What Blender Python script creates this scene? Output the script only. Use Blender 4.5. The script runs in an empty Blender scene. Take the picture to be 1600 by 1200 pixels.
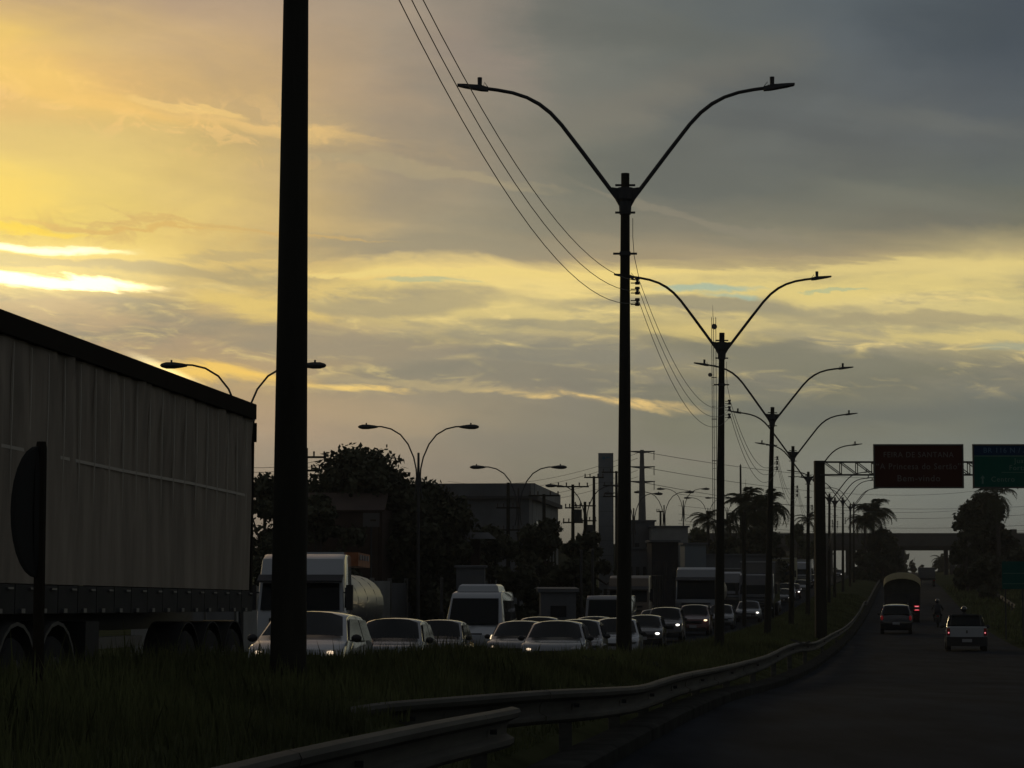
import bpy, math, random
import numpy as np
from mathutils import Vector, Matrix, Euler
random.seed(11); rng = np.random.default_rng(11)
S = bpy.context.scene
COL = S.collection
PI = math.pi

# ------------------------------------------------------------------ camera
F = 3600.0; PITCH = math.atan(270/3600)
cam_d = bpy.data.cameras.new('camera'); cam = bpy.data.objects.new('camera', cam_d); COL.objects.link(cam)
cam_d.sensor_width = 36; cam_d.lens = 36*F/1600; cam_d.clip_start = .1; cam_d.clip_end = 9000
cam.location = (0, 0, 0); cam.rotation_euler = (PI/2+PITCH, 0, 0)
S.camera = cam
CP, SP = math.cos(PITCH), math.sin(PITCH)
def at(px, py, Y):
    """point of the place at depth Y (metres ahead) seen at the photograph's pixel px, py"""
    u = (px-800)/F; v = (600-py)/F
    y = CP - v*SP; z = SP + v*CP; k = Y/y
    return Vector((u*k, Y, z*k))
def ang(px, py):
    p = at(px, py, 1.0).normalized()
    return math.atan2(p.x, p.y), math.asin(p.z)

# ------------------------------------------------------------------ sky
def lin(c): 
    c = c/255.0
    return c/12.92 if c <= .04045 else ((c+.055)/1.055)**2.4
W = bpy.data.worlds.new('World'); S.world = W; W.use_nodes = True
nt = W.node_tree; nt.nodes.clear(); NL = nt.links
def N(t, **k):
    n = nt.nodes.new(t)
    for a, b in k.items(): setattr(n, a, b)
    return n
def M(op, a, b=None, c=None, clamp=False):
    n = N('ShaderNodeMath', operation=op); n.use_clamp = clamp
    for i, v in enumerate((a, b, c)):
        if v is None: continue
        if isinstance(v, (int, float)): n.inputs[i].default_value = v
        else: NL.new(v, n.inputs[i])
    return n.outputs[0]
def SS(v, a, b, lo=0., hi=1.):
    n = N('ShaderNodeMapRange', interpolation_type='SMOOTHSTEP')
    NL.new(v, n.inputs[0])
    for i, x in enumerate((a, b, lo, hi)): n.inputs[1+i].default_value = x
    return n.outputs[0]
def MIX(f, a, b, mode='MIX'):
    n = N('ShaderNodeMix', data_type='RGBA', blend_type=mode)
    for i, v in ((0, f), (6, a), (7, b)):
        if isinstance(v, (int, float)): n.inputs[i].default_value = v
        elif isinstance(v, tuple): n.inputs[i].default_value = v
        else: NL.new(v, n.inputs[i])
    return n.outputs[2]
def RGB(r, g, b, k=1.0):
    if r-b > 20: b = b*1.06
    return (lin(r)*k, lin(g)*k, lin(b)*k, 1)
tc = N('ShaderNodeTexCoord'); sx = N('ShaderNodeSeparateXYZ'); NL.new(tc.outputs['Generated'], sx.inputs[0])
A0 = M('ARCTAN2', sx.outputs[0], sx.outputs[1]); E0 = M('ARCSINE', sx.outputs[2])
def noise(sa, se, scale, detail=5, rough=.55, off=0., tilt=0., dist=0.):
    e2 = M('ADD', M('MULTIPLY', E0, se), M('MULTIPLY', A0, tilt*se))
    cx = N('ShaderNodeCombineXYZ'); NL.new(M('MULTIPLY', A0, sa), cx.inputs[0]); NL.new(e2, cx.inputs[1]); cx.inputs[2].default_value = off
    n = N('ShaderNodeTexNoise'); NL.new(cx.outputs[0], n.inputs['Vector'])
    n.inputs['Scale'].default_value = scale; n.inputs['Detail'].default_value = detail; n.inputs['Roughness'].default_value = rough; n.inputs['Distortion'].default_value = dist
    return n.outputs['Fac']
n1 = noise(10, 26, 1.3, 6, .6, 0, .1, .3); n2 = noise(9, 34, 1.5, 7, .62, 5, .12, .5); n3 = noise(5, 12, 1.0, 4, .5, 9, .2)
A = M('ADD', A0, M('MULTIPLY', M('SUBTRACT', n1, .5), .085))
E = M('ADD', M('ADD', E0, M('MULTIPLY', M('SUBTRACT', n2, .5), .020)), M('MULTIPLY', M('SUBTRACT', n3, .5), .014))
XS = [0, 150, 300, 450, 600, 750, 900, 1050, 1200, 1350, 1500, 1600]
ROWS = [
 (0,   [(196,166,118),(186,160,120),(178,153,120),(170,149,118),(156,143,119),(138,130,112),(116,115,103),(104,106,98),(97,101,97),(90,96,95),(82,88,89),(78,84,88)]),
 (70,  [(238,200,108),(214,181,114),(192,163,116),(178,154,117),(162,146,118),(145,134,114),(122,120,106),(106,108,98),(98,102,98),(92,97,96),(84,90,91),(80,86,90)]),
 (150, [(236,190,112),(232,188,110),(212,178,112),(190,162,116),(170,150,118),(146,136,114),(124,121,106),(108,109,99),(102,104,98),(98,101,97),(92,96,95),(88,93,93)]),
 (220, [(234,202,116),(228,198,116),(216,186,113),(196,170,114),(166,149,117),(142,134,112),(124,122,105),(110,110,99),(106,107,98),(104,105,97),(100,102,97),(98,101,97)]),
 (290, [(246,214,108),(238,208,112),(222,193,114),(202,175,116),(166,150,116),(142,136,112),(124,122,104),(112,112,99),(112,112,99),(112,112,98),(110,111,98),(108,110,98)]),
 (350, [(244,214,104),(236,207,108),(226,196,112),(204,177,116),(170,154,116),(148,140,112),(136,131,106),(132,127,104),(130,127,103),(126,123,101),(122,120,101),(118,117,100)]),
 (400, [(240,212,112),(238,208,110),(228,198,112),(206,178,114),(178,160,117),(168,153,114),(168,151,112),(164,149,111),(162,148,111),(160,147,111),(176,162,114),(190,173,118)]),
 (424, [(226,202,116),(224,198,114),(218,190,114),(214,186,114),(236,208,122),(238,210,124),(238,212,126),(232,208,126),(228,206,126),(226,204,126),(228,206,126),(230,208,126)]),
 (445, [(226,202,116),(224,198,114),(214,187,114),(218,190,114),(230,204,122),(232,207,124),(234,209,126),(226,204,126),(222,202,126),(226,205,126),(230,208,128),(230,208,128)]),
 (475, [(194,170,122),(192,168,120),(200,176,116),(220,192,116),(214,192,120),(222,200,124),(224,202,126),(218,198,124),(214,195,124),(222,201,126),(224,204,128),(218,200,126)]),
 (510, [(190,167,122),(188,165,121),(188,165,120),(196,172,118),(186,168,120),(204,186,122),(206,188,124),(204,186,122),(206,188,124),(198,182,122),(204,188,124),(208,192,126)]),
 (545, [(188,166,122),(182,160,121),(180,158,120),(178,157,118),(160,148,114),(160,150,116),(166,154,118),(176,162,118),(172,160,118),(160,151,116),(180,168,120),(192,178,124)]),
 (595, [(192,168,116),(192,166,116),(200,172,114),(190,164,114),(158,145,114),(152,142,113),(132,128,108),(120,120,104),(124,122,103),(122,121,104),(128,126,106),(132,129,107)]),
 (650, [(180,158,120),(178,156,120),(182,158,119),(178,154,118),(166,150,118),(150,141,114),(134,130,109),(126,125,107),(120,121,106),(118,119,106),(116,119,108),(112,117,109)]),
 (730, [(170,152,122),(168,150,122),(164,148,121),(158,145,119),(150,139,116),(140,133,112),(132,130,115),(128,128,115),(125,127,116),(122,125,116),(119,124,117),(117,123,117)]),
 (860, [(150,138,118),(148,136,117),(146,135,116),(142,132,114),(136,129,112),(128,124,109),(128,127,116),(126,127,117),(124,127,118),(122,126,118),(119,124,118),(116,122,117)]),
]
tA = M('DIVIDE', M('ADD', A, PI), 2*PI)
cur = None; preve = None
ROWS = [(-700, [(r*.8, g*.8, b*.85) for r, g, b in ROWS[0][1]])] + ROWS
for py, cols in ROWS[::-1]:
    r = N('ShaderNodeValToRGB'); cr = r.color_ramp; cr.interpolation = 'LINEAR'
    if py < 330: cols = [c if i < 6 else (c[0]*.95, c[1]*.975, c[2]*1.03) for i, c in enumerate(cols)]
    def fade(c, k, base=(84,89,94)): return tuple(c[i]*(1-k)+base[i]*k for i in range(3))
    stops = [((-PI), (62,66,72)), (-1.6, (84,88,92)), (-.9, fade(cols[6], .4)), (-.55, cols[4]), (-.36, cols[1])]
    stops += [(ang(x, 500)[0], c) for x, c in zip(XS, cols)]
    stops += [(.45, fade(cols[-1], .35)), (.9, fade(cols[-1], .8)), (1.6, (76,81,87)), (PI-.001, (62,66,72))]
    while len(cr.elements) < len(stops): cr.elements.new(.5)
    for i, (a, c) in enumerate(stops):
        cr.elements[i].position = min(1, max(0, (a+PI)/(2*PI)))
    for i, (a, c) in enumerate(stops): cr.elements[i].color = RGB(*c)
    NL.new(tA, r.inputs[0])
    e = ang(800, py)[1]
    if cur is None: cur = r.outputs[0]
    else:
        n = N('ShaderNodeMapRange'); NL.new(E, n.inputs[0]); n.inputs[1].default_value = preve; n.inputs[2].default_value = e
        cur = MIX(n.outputs[0], cur, r.outputs[0])
    preve = e
# far overhead and behind: even overcast
cur = MIX(SS(E0, .30, .75), cur, RGB(82, 84, 88))
def blob(px, py, rx, ry, soft=(0., .7), rot=0., warp=True):
    a, e = ang(px, py)
    mp = N('ShaderNodeMapping', vector_type='TEXTURE'); cx = N('ShaderNodeCombineXYZ')
    NL.new(A if warp else A0, cx.inputs[0]); NL.new(E if warp else E0, cx.inputs[1]); NL.new(cx.outputs[0], mp.inputs[0])
    mp.inputs['Location'].default_value = (a, e, 0); mp.inputs['Rotation'].default_value = (0, 0, math.radians(-rot)); mp.inputs['Scale'].default_value = (rx/F, ry/F, 1)
    g = N('ShaderNodeTexGradient', gradient_type='SPHERICAL'); NL.new(mp.outputs[0], g.inputs[0])
    return SS(g.outputs['Fac'], *soft)
# soft structure of the cloud deck: wide streaks, stronger in the broken band
dA = noise(6, 30, 1.5, 7, .6, 61, .05, .25); dB = noise(11, 46, 2.4, 7, .62, 71, .07, .3); st = noise(7, 44, 1.6, 8, .6, 21, .10, .6); st2 = noise(14, 60, 2.6, 6, .6, 33, .06, .8); big = noise(4, 9, 1.6, 6, .55, 41, -.22, .4)
band = M('MULTIPLY', SS(E0, ang(0, 690)[1], ang(0, 560)[1]), SS(E0, ang(0, 400)[1], ang(0, 445)[1], 1, 0))
band = M('MULTIPLY', SS(E0, ang(0, 640)[1], ang(0, 560)[1]), SS(E0, ang(0, 455)[1], ang(0, 405)[1], 1, 0))
dk = M('MULTIPLY', band, SS(dA, .46, .62)); cur = MIX(M('MULTIPLY', dk, .72), cur, RGB(142, 138, 114))
dk = M('MULTIPLY', band, SS(dB, .50, .68)); cur = MIX(M('MULTIPLY', dk, .55), cur, RGB(156, 148, 118))
hl = M('MULTIPLY', band, SS(st2, .50, .74)); cur = MIX(M('MULTIPLY', hl, .7), cur, RGB(242, 216, 132))
soft = M('ADD', 1.0, M('MULTIPLY', M('SUBTRACT', big, .52), .46)); fine = M('ADD', 1.0, M('MULTIPLY', M('SUBTRACT', st, .5), .16))
mo = noise(16, 26, 3.2, 8, .65, 51, .12, 1.2)
mk = M('MULTIPLY', blob(160, 160, 560, 70, (0, .8), 9), SS(mo, .50, .60)); cur = MIX(M('MULTIPLY', mk, .55), cur, RGB(252, 206, 124))
mk = M('MULTIPLY', blob(120, 345, 520, 40, (0, .8), 3), SS(mo, .50, .62)); cur = MIX(M('MULTIPLY', mk, .5), cur, RGB(214, 178, 104))
sv = N('ShaderNodeVectorMath', operation='SCALE'); NL.new(cur, sv.inputs[0]); NL.new(M('MULTIPLY', soft, fine), sv.inputs['Scale']); cur = sv.outputs[0]
G = {}
for (px, py, rx, ry, rot, col, k, sf) in [
    (60, 120, 260, 60, 14, (250,208,104), .6, (0,1)), (200, 160, 240, 26, 9, (246,200,108), .6, (0,1)), (420, 196, 240, 16, 9, (236,196,118), .75, (0,.9)),
    (300, 160, 120, 10, 8, (246,206,120), .6, (.1,.5)), (640, 262, 260, 12, 8, (180,164,120), .4, (0,.6)),
    (1000, 160, 330, 60, -20, (132,126,112), .45, (0,.9)), (1240, 200, 300, 40, 12, (90,94,94), .5, (0,.8)), (760, 90, 200, 50, 30, (148,134,116), .35, (0,.9)),
    (1080, 330, 260, 10, 14, (146,138,112), .45, (0,.6)), (700, 385, 420, 26, 0, (150,142,113), .6, (0,.6)), (1250, 405, 300, 16, 0, (168,152,112), .5, (0,.6)),
    (330, 424, 300, 16, 3, (176,160,114), .7, (0,.6)), (400, 400, 160, 10, 0, (178,162,116), .5, (0,.6)), (150, 344, 280, 5, 4, (222,182,98), .8, (0,.6)), (330, 354, 330, 4, 5, (214,176,100), .6, (0,.6)),
    (120, 408, 260, 10, 2, (188,170,118), .7, (0,.5)),
    (420, 478, 130, 26, 12, (232,202,112), .85, (0,.7)), (560, 432, 180, 8, 2, (238,206,120), .8, (0,.6)), (800, 428, 420, 9, -1, (240,214,126), .9, (0,.5)),
    (640, 470, 260, 20, -3, (168,156,118), .75, (0,.6)), (1100, 480, 330, 20, 2, (150,144,116), .8, (0,.6)), (900, 512, 260, 14, 4, (150,144,116), .6, (0,.6)),
    (560, 540, 380, 34, 5, (158,146,116), .7, (0,.7)), (890, 555, 260, 30, 0, (134,132,112), .75, (0,.6)), (1260, 498, 180, 15, 3, (160,152,116), .6, (0,.6)), (1450, 500, 250, 12, 2, (168,156,116), .7, (0,.6)), (1250, 560, 400, 34, 8, (126,125,108), .75, (0,.7)),
    (1090, 525, 170, 18, 4, (226,202,120), .7, (0,.7)), (1500, 528, 260, 12, 2, (224,202,122), .7, (0,.6)), (1320, 450, 420, 22, 0, (230,208,124), .7, (0,.7)), (1400, 418, 380, 12, 0, (226,204,126), .6, (0,.6)),
    (340, 585, 210, 22, 2, (250,206,100), .95, (0,.8)), (560, 602, 90, 9, 3, (250,212,118), .95, (0,1)), (480, 600, 90, 12, 0, (236,200,112), .8, (0,1)), (850, 616, 150, 10, 5, (244,208,124), .9, (0,.9)), (960, 628, 150, 9, 5, (238,202,122), .9, (0,.9)), (1060, 640, 90, 7, 5, (216,188,120), .7, (0,1)), (840, 606, 90, 5, 2, (150,140,112), .8, (0,.7)), (700, 600, 200, 8, 4, (196,176,122), .5, (0,.6)), (860, 585, 330, 16, 2, (136,132,110), .7, (0,.6)),
    (1110, 453, 120, 8, 0, (158,186,170), .75, (.0,.8)), (1165, 467, 70, 7, 6, (158,186,170), .65, (.0,.8)), (680, 443, 90, 6, 2, (170,184,150), .6, (.1,.6)), (1310, 448, 60, 4, 2, (168,186,150), .6, (.1,.6)), (1560, 545, 90, 10, 0, (160,170,150), .5, (.1,.6)),
    (900, 700, 500, 30, 4, (132,128,110), .4, (0,.8)), (560, 650, 300, 30, 0, (178,158,118), .4, (0,.8)), (1350, 640, 420, 24, 0, (108,112,106), .55, (0,.8)),
    (1400, 300, 300, 26, 8, (126,126,112), .4, (0,1)), (1180, 130, 200, 36, 6, (88,92,92), .45, (0,1)), (1500, 190, 260, 30, 8, (112,114,108), .5, (0,1)), (1330, 250, 240, 24, 6, (94,97,95), .4, (0,1)), (1560, 40, 260, 80, 0, (70,78,84), .5, (0,.9)), (1050, 60, 300, 50, 10, (98,101,96), .5, (0,.9)),
    (20, 380, 230, 12, 1, (255,244,170), 1., (.05,.45)), (-60, 300, 200, 60, 0, (250,214,96), .8, (0,.8)), (20, 344, 160, 10, 3, (255,216,60), .7, (0,.6)),
    ]:
    mk = blob(px, py, rx, ry, sf, rot)
    if py > 590 and ry <= 12 and col[0] > 200: mk = M('MULTIPLY', mk, SS(st2, .34, .56, .15, 1.))
    cur = MIX(M('MULTIPLY', mk, k), cur, RGB(*col))
# where the sun burns through: two slots between the cloud layers
glow = M('ADD', M('MULTIPLY', blob(30, 420, 380, 90, (0,1), 2), .26), M('MULTIPLY', blob(-60, 330, 520, 280, (0,1)), .07))
g1 = M('MULTIPLY', blob(60, 434, 250, 14, (.02, .6), 4), 1.7); g2 = M('MULTIPLY', blob(20, 380, 200, 8, (.0, .8), 1), .7); g3 = M('MULTIPLY', blob(262, 580, 90, 12, (.0, .9), 24, False), .6)
tot = M('ADD', M('ADD', glow, g1), M('ADD', g2, g3))
cx = N('ShaderNodeCombineXYZ'); NL.new(tot, cx.inputs[0]); NL.new(M('MULTIPLY', tot, .84), cx.inputs[1]); NL.new(M('MULTIPLY', tot, .42), cx.inputs[2])
ad = N('ShaderNodeVectorMath', operation='ADD'); NL.new(cur, ad.inputs[0]); NL.new(cx.outputs[0], ad.inputs[1]); cur = ad.outputs[0]
SUN_AZ, SUN_EL = ang(40, 420)
sky = N('ShaderNodeTexSky', sky_type='NISHITA'); sky.sun_disc = False; sky.sun_elevation = SUN_EL; sky.sun_rotation = SUN_AZ
sc_ = N('ShaderNodeVectorMath', operation='SCALE'); NL.new(sky.outputs[0], sc_.inputs[0]); sc_.inputs['Scale'].default_value = .0006
ad2 = N('ShaderNodeVectorMath', operation='ADD'); NL.new(cur, ad2.inputs[0]); NL.new(sc_.outputs[0], ad2.inputs[1])
bg = N('ShaderNodeBackground'); NL.new(ad2.outputs[0], bg.inputs[0]); bg.inputs[1].default_value = 1.0
wo = N('ShaderNodeOutputWorld'); NL.new(bg.outputs[0], wo.inputs[0])
W.cycles.sampling_method = 'MANUAL'; W.cycles.sample_map_resolution = 1024

sl = bpy.data.lights.new('sun', 'SUN'); sl.energy = .16; sl.angle = math.radians(8); sl.color = (1, .78, .45)
so = bpy.data.objects.new('sun', sl); COL.objects.link(so)
sd = Vector((math.sin(SUN_AZ)*math.cos(SUN_EL), math.cos(SUN_AZ)*math.cos(SUN_EL), math.sin(SUN_EL)))
so.rotation_euler = sd.to_track_quat('Z', 'Y').to_euler()
S.view_settings.view_transform = 'Standard'; S.view_settings.look = 'None'
S.view_settings.exposure = 0; S.view_settings.gamma = 1; S.view_settings.use_curve_mapping = False
S.cycles.max_bounces = 5; S.cycles.volume_bounces = 0

# ------------------------------------------------------------------ materials
MT = {}
def mat(name, col, rough=.7, metal=0., emit=None, estr=0., nscale=0., namp=.3, bump=0., coat=0., spec=.5, stretch=(1,1,1)):
    if name in MT: return MT[name]
    m = bpy.data.materials.new(name); m.use_nodes = True; t = m.node_tree; b = t.nodes['Principled BSDF']
    b.inputs['Base Color'].default_value = (*col, 1); b.inputs['Roughness'].default_value = rough; b.inputs['Metallic'].default_value = metal
    b.inputs['Coat Weight'].default_value = coat; b.inputs['Specular IOR Level'].default_value = spec
    if emit: b.inputs['Emission Color'].default_value = (*emit, 1); b.inputs['Emission Strength'].default_value = estr
    if nscale:
        c = t.nodes.new('ShaderNodeTexCoord'); mp = t.nodes.new('ShaderNodeMapping'); t.links.new(c.outputs['Object'], mp.inputs[0]); mp.inputs['Scale'].default_value = stretch
        n = t.nodes.new('ShaderNodeTexNoise'); t.links.new(mp.outputs[0], n.inputs['Vector']); n.inputs['Scale'].default_value = nscale; n.inputs['Detail'].default_value = 8; n.inputs['Roughness'].default_value = .6
        r = t.nodes.new('ShaderNodeMapRange'); t.links.new(n.outputs['Fac'], r.inputs[0]); r.inputs[1].default_value = .3; r.inputs[2].default_value = .7; r.inputs[3].default_value = 1-namp; r.inputs[4].default_value = 1+namp
        v = t.nodes.new('ShaderNodeVectorMath'); v.operation = 'SCALE'; v.inputs[0].default_value = col; t.links.new(r.outputs[0], v.inputs['Scale']); t.links.new(v.outputs[0], b.inputs['Base Color'])
        if bump:
            bp = t.nodes.new('ShaderNodeBump'); bp.inputs['Strength'].default_value = bump; bp.inputs['Distance'].default_value = .03; t.links.new(n.outputs['Fac'], bp.inputs['Height']); t.links.new(bp.outputs[0], b.inputs['Normal'])
    MT[name] = m; return m
ASPH = mat('asphalt', (.021,.026,.034), 1., spec=.03, nscale=1.1, namp=.45, bump=.3, stretch=(1,.25,1))
EARTH = mat('earth_grass', (.06,.065,.032), 1., spec=0., nscale=.6, namp=.5)
GRASS = mat('grass_blade', (.115,.125,.05), .9, spec=.1, nscale=.35, namp=.55)
LEAF = mat('leaf', (.07,.078,.04), .85, spec=.15, nscale=.5, namp=.4)
LEAF2 = mat('dark_leaf', (.065,.068,.042), .85, spec=.15, nscale=.5, namp=.4)
PALM = mat('palm_leaf', (.06,.068,.035), .8, spec=.15, nscale=.5, namp=.3)
BARK = mat('bark', (.06,.05,.04), .9, nscale=4, namp=.3, bump=.4)
CONC = mat('concrete', (.16,.155,.14), .85, nscale=1.2, namp=.25, bump=.2)
POLE = mat('weathered_pole', (.032,.03,.022), .9, spec=.2, nscale=3, namp=.3, bump=.2, stretch=(1,1,.15))
STEEL = mat('dark_galvanised_steel', (.045,.045,.045), .6, .3)
RAIL = mat('dull_galvanised_rail', (.085,.083,.068), .75, .0, spec=.3, nscale=2.5, namp=.35, bump=.1, stretch=(1,.3,3))
KERB = mat('kerb_concrete', (.05,.05,.045), 1., spec=.0, nscale=2, namp=.35, bump=.4)
WIRE = mat('wire', (.03,.03,.03), .6)
CERAM = mat('insulator', (.04,.03,.03), .3)
GLASS = mat('dark_glass', (.004,.007,.008), .05, spec=.2)
RUB = mat('rubber', (.012,.012,.012), .85)
BLK = mat('black_plastic', (.015,.015,.016), .5)
RIM = mat('wheel_rim', (.25,.25,.26), .35, .8)
HEADON = mat('headlight_on', (.9,.9,.85), .2, emit=(1,.8,.5), estr=1.6)
HEADDIM = mat('headlight_dim', (.9,.9,.85), .2, emit=(1,.75,.5), estr=1.2)
HEADW = mat('headlight_white', (.9,.9,.9), .2, emit=(1,.95,.85), estr=2.4)
HEADOFF = mat('headlight_lens', (.35,.36,.36), .12, .5)
TAILON = mat('tail_light_on', (.5,.01,.02), .3, emit=(1,.04,.06), estr=.35)
TAILHOT = mat('tail_light_bright', (.5,.05,.06), .3, emit=(1,.25,.28), estr=.9)
TAILDIM = mat('tail_light_dim', (.3,.01,.015), .3, emit=(1,.05,.06), estr=.05)
TAILOFF = mat('tail_light_lens', (.25,.01,.01), .2)
PLATE = mat('licence_plate', (.3,.3,.3), .6)
TARP = mat('curtain_fabric', (.32,.275,.215), .85, spec=.2, nscale=1.1, namp=.28, bump=.25, stretch=(1,2.5,.5))
SEAM = mat('curtain_seam', (.56,.51,.42), .8)
TRIM = mat('trailer_rail', (.03,.025,.018), .9, spec=.05)
BOARD = mat('side_board', (.028,.028,.026), .8, nscale=3, namp=.3)
def paint(name, c, metal=.0, rough=.22): return mat('paint_'+name, c, rough, metal, coat=1.)
WHITE = paint('white', (.38,.40,.41)); SILV = paint('silver', (.19,.20,.205), .4); GREY = paint('grey', (.13,.13,.135), .4); DARK = paint('dark', (.02,.02,.022), .2); RED = paint('dark_red', (.09,.02,.018), .2)

# ------------------------------------------------------------------ mesh helpers
class MB:
    def __init__(s): s.v = []; s.f = []
    def add(s, vs, fs):
        o = len(s.v); s.v += [tuple(v) for v in vs]; s.f += [tuple(o+i for i in f) for f in fs]; return s
    def box(s, c, d, rz=0., m=None):
        x, y, z = (q/2 for q in d); R = Matrix.Rotation(rz, 3, 'Z') if m is None else m; c = Vector(c)
        vs = [c+R@Vector((sx_*x, sy*y, sz*z)) for sz in (-1,1) for sy in (-1,1) for sx_ in (-1,1)]
        return s.add(vs, [(0,2,3,1),(4,5,7,6),(0,1,5,4),(2,6,7,3),(0,4,6,2),(1,3,7,5)])
    def bar(s, a, b, w, h=None):
        a = Vector(a); b = Vector(b); d = b-a; L = d.length
        if L < 1e-6: return s
        q = d.to_track_quat('Z', 'Y').to_matrix(); return s.box((a+b)/2, (w, h or w, L), m=q)
    def tube(s, pts, rad, n=8, cap=True):
        pts = [Vector(p) for p in pts]; m = len(pts); rad = rad if hasattr(rad, '__len__') else [rad]*m
        up = None; vs = []
        for i, p in enumerate(pts):
            t = (pts[min(i+1, m-1)]-pts[max(i-1, 0)]).normalized()
            if up is None: up = t.orthogonal().normalized()
            up = (up - t*up.dot(t)).normalized(); bn = t.cross(up)
            for k in range(n):
                a = 2*PI*k/n; vs.append(p+(up*math.cos(a)+bn*math.sin(a))*rad[i])
        fs = [(i*n+k, i*n+(k+1)%n, (i+1)*n+(k+1)%n, (i+1)*n+k) for i in range(m-1) for k in range(n)]
        if cap: fs += [tuple(range(n))[::-1], tuple((m-1)*n+k for k in range(n))]
        return s.add(vs, fs)
    def loft(s, rings, cap=True, close=True):
        n = len(rings[0]); m = len(rings); vs = [v for r in rings for v in r]
        fs = [(i*n+k, i*n+(k+1)%n, (i+1)*n+(k+1)%n, (i+1)*n+k) for i in range(m-1) for k in range(n if close else n-1)]
        if cap: fs += [tuple(range(n))[::-1], tuple((m-1)*n+k for k in range(n))]
        return s.add(vs, fs)
    def ball(s, c, r, n=10, m=6):
        r = r if hasattr(r, '__len__') else (r, r, r)
        return s.loft([[(c[0]+r[0]*math.sin(PI*(j+.02)/(m+.04))*math.cos(2*PI*k/n), c[1]+r[1]*math.sin(PI*(j+.02)/(m+.04))*math.sin(2*PI*k/n), c[2]+r[2]*math.cos(PI*j/m)) for k in range(n)] for j in range(m+1)][::-1])
    def build(s, name, m, parent=None, smooth=False):
        me = bpy.data.meshes.new(name); me.from_pydata(s.v, [], s.f); me.materials.append(m)
        if smooth:
            me.polygons.foreach_set('use_smooth', [True]*len(me.polygons))
            try: me.set_sharp_from_angle(angle=math.radians(38))
            except Exception: pass
        me.update(); return link(name, me, parent)
def link(name, data, parent=None):
    o = bpy.data.objects.new(name, data); COL.objects.link(o)
    if parent: o.parent = parent
    return o
def tag(o, label=None, cat=None, group=None, kind=None):
    for k, v in (('label', label), ('category', cat), ('group', group), ('kind', kind)):
        if v: o[k] = v
    return o
def thing(name, loc, label, cat, group=None, rot=(0,0,0)):
    o = link(name, None); o.location = loc; o.rotation_euler = rot; return tag(o, label, cat, group)
def copy_tree(o, parent=None):
    c = o.copy(); COL.objects.link(c)
    if parent: c.parent = parent
    for ch in list(o.children): copy_tree(ch, c)
    return c
def npmesh(name, V, Fc, m, parent=None):
    me = bpy.data.meshes.new(name); k = Fc.shape[1]
    me.vertices.add(len(V)); me.vertices.foreach_set('co', V.astype(np.float32).ravel())
    me.loops.add(Fc.size); me.loops.foreach_set('vertex_index', Fc.astype(np.int32).ravel())
    me.polygons.add(len(Fc)); me.polygons.foreach_set('loop_start', np.arange(0, Fc.size, k, dtype=np.int32)); me.polygons.foreach_set('loop_total', np.full(len(Fc), k, dtype=np.int32))
    me.materials.append(m); me.update(calc_edges=True); me.validate(); return link(name, me, parent)

# ------------------------------------------------------------------ lie of the land
_Y = np.arange(-60, 5001, 1.0)
_z = np.interp(_Y, [-60,0,20,33,50,70,100,130,160,200,250,300,450,600,1000,5000], [-1.5,-1.6,-1.83,-2.08,-2.8,-3.42,-4.0,-4.38,-4.55,-4.5,-4.15,-3.85,-3.65,-4.0,-7,-38])
_z = np.convolve(np.pad(_z, 6, 'edge'), np.ones(13)/13, 'valid')
def zg(y): return float(np.interp(y, _Y, _z))
def K(y): return -2.6+.168*y
def P(u, y, h=0.): return Vector((K(y)+u, y, zg(y)+h))
HEAD = -math.atan(.168)
def near(y): return float(np.interp(y, [23, 36], [.23, 0]))
def slope(y): return math.atan((zg(y+3)-zg(y-3))/6)
YS = list(range(-60, 60, 4))+list(range(60, 300, 8))+list(range(300, 600, 20))+[650,700,800,1000,1400,2000,3000,5000]
def strip(us, hs, m, name, y0=-60, y1=5000, n=None, parent=None):
    ys = [y for y in YS if y0 <= y <= y1]; b = MB(); k = len(us)
    vs = [P(u, y, h+(near(y) if h > .3 and -6.3 < u < -1 else 0)) for y in ys for u, h in zip(us, hs)]
    fs = [(i*k+j, i*k+j+1, (i+1)*k+j+1, (i+1)*k+j) for i in range(len(ys)-1) for j in range(k-1)]
    return b.add(vs, fs).build(name, m, parent, True)
tag(strip([-2500,-400,-90,-45,-24,-17.2,-16.8,-6.4,-6.2,-5.0,-3.4,-1.8,-.8,-.42,.1,7.5,8.6,11,16,24,40,90,400,2500],
          [2,1.0,.4,.1,.05,0,-.1,-.1,.1,.47,.54,.42,.16,.02,-.1,-.1,-.02,.05,.5,1.4,2.0,2.2,1.5,2], EARTH, 'ground'), kind='structure')
tag(strip([-16.8,-6.4], [0,0], ASPH, 'road'), kind='structure')
tag(strip([-.02,7.8], [0,0], ASPH, 'road'), kind='structure')
tag(strip([-16.8,-16.8,-17.0,-17.0], [-.1,.13,.13,-.1], KERB, 'kerb', y1=900), kind='structure')
tag(strip([-6.55,-6.55,-6.4,-6.4], [-.1,.13,.13,-.1], KERB, 'kerb', y1=900), kind='structure')
tag(strip([-.42,-.42,-.3,-.06,0.,0.], [-.1,.14,.15,.15,.12,-.1], KERB, 'kerb', y1=900), kind='structure')

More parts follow.
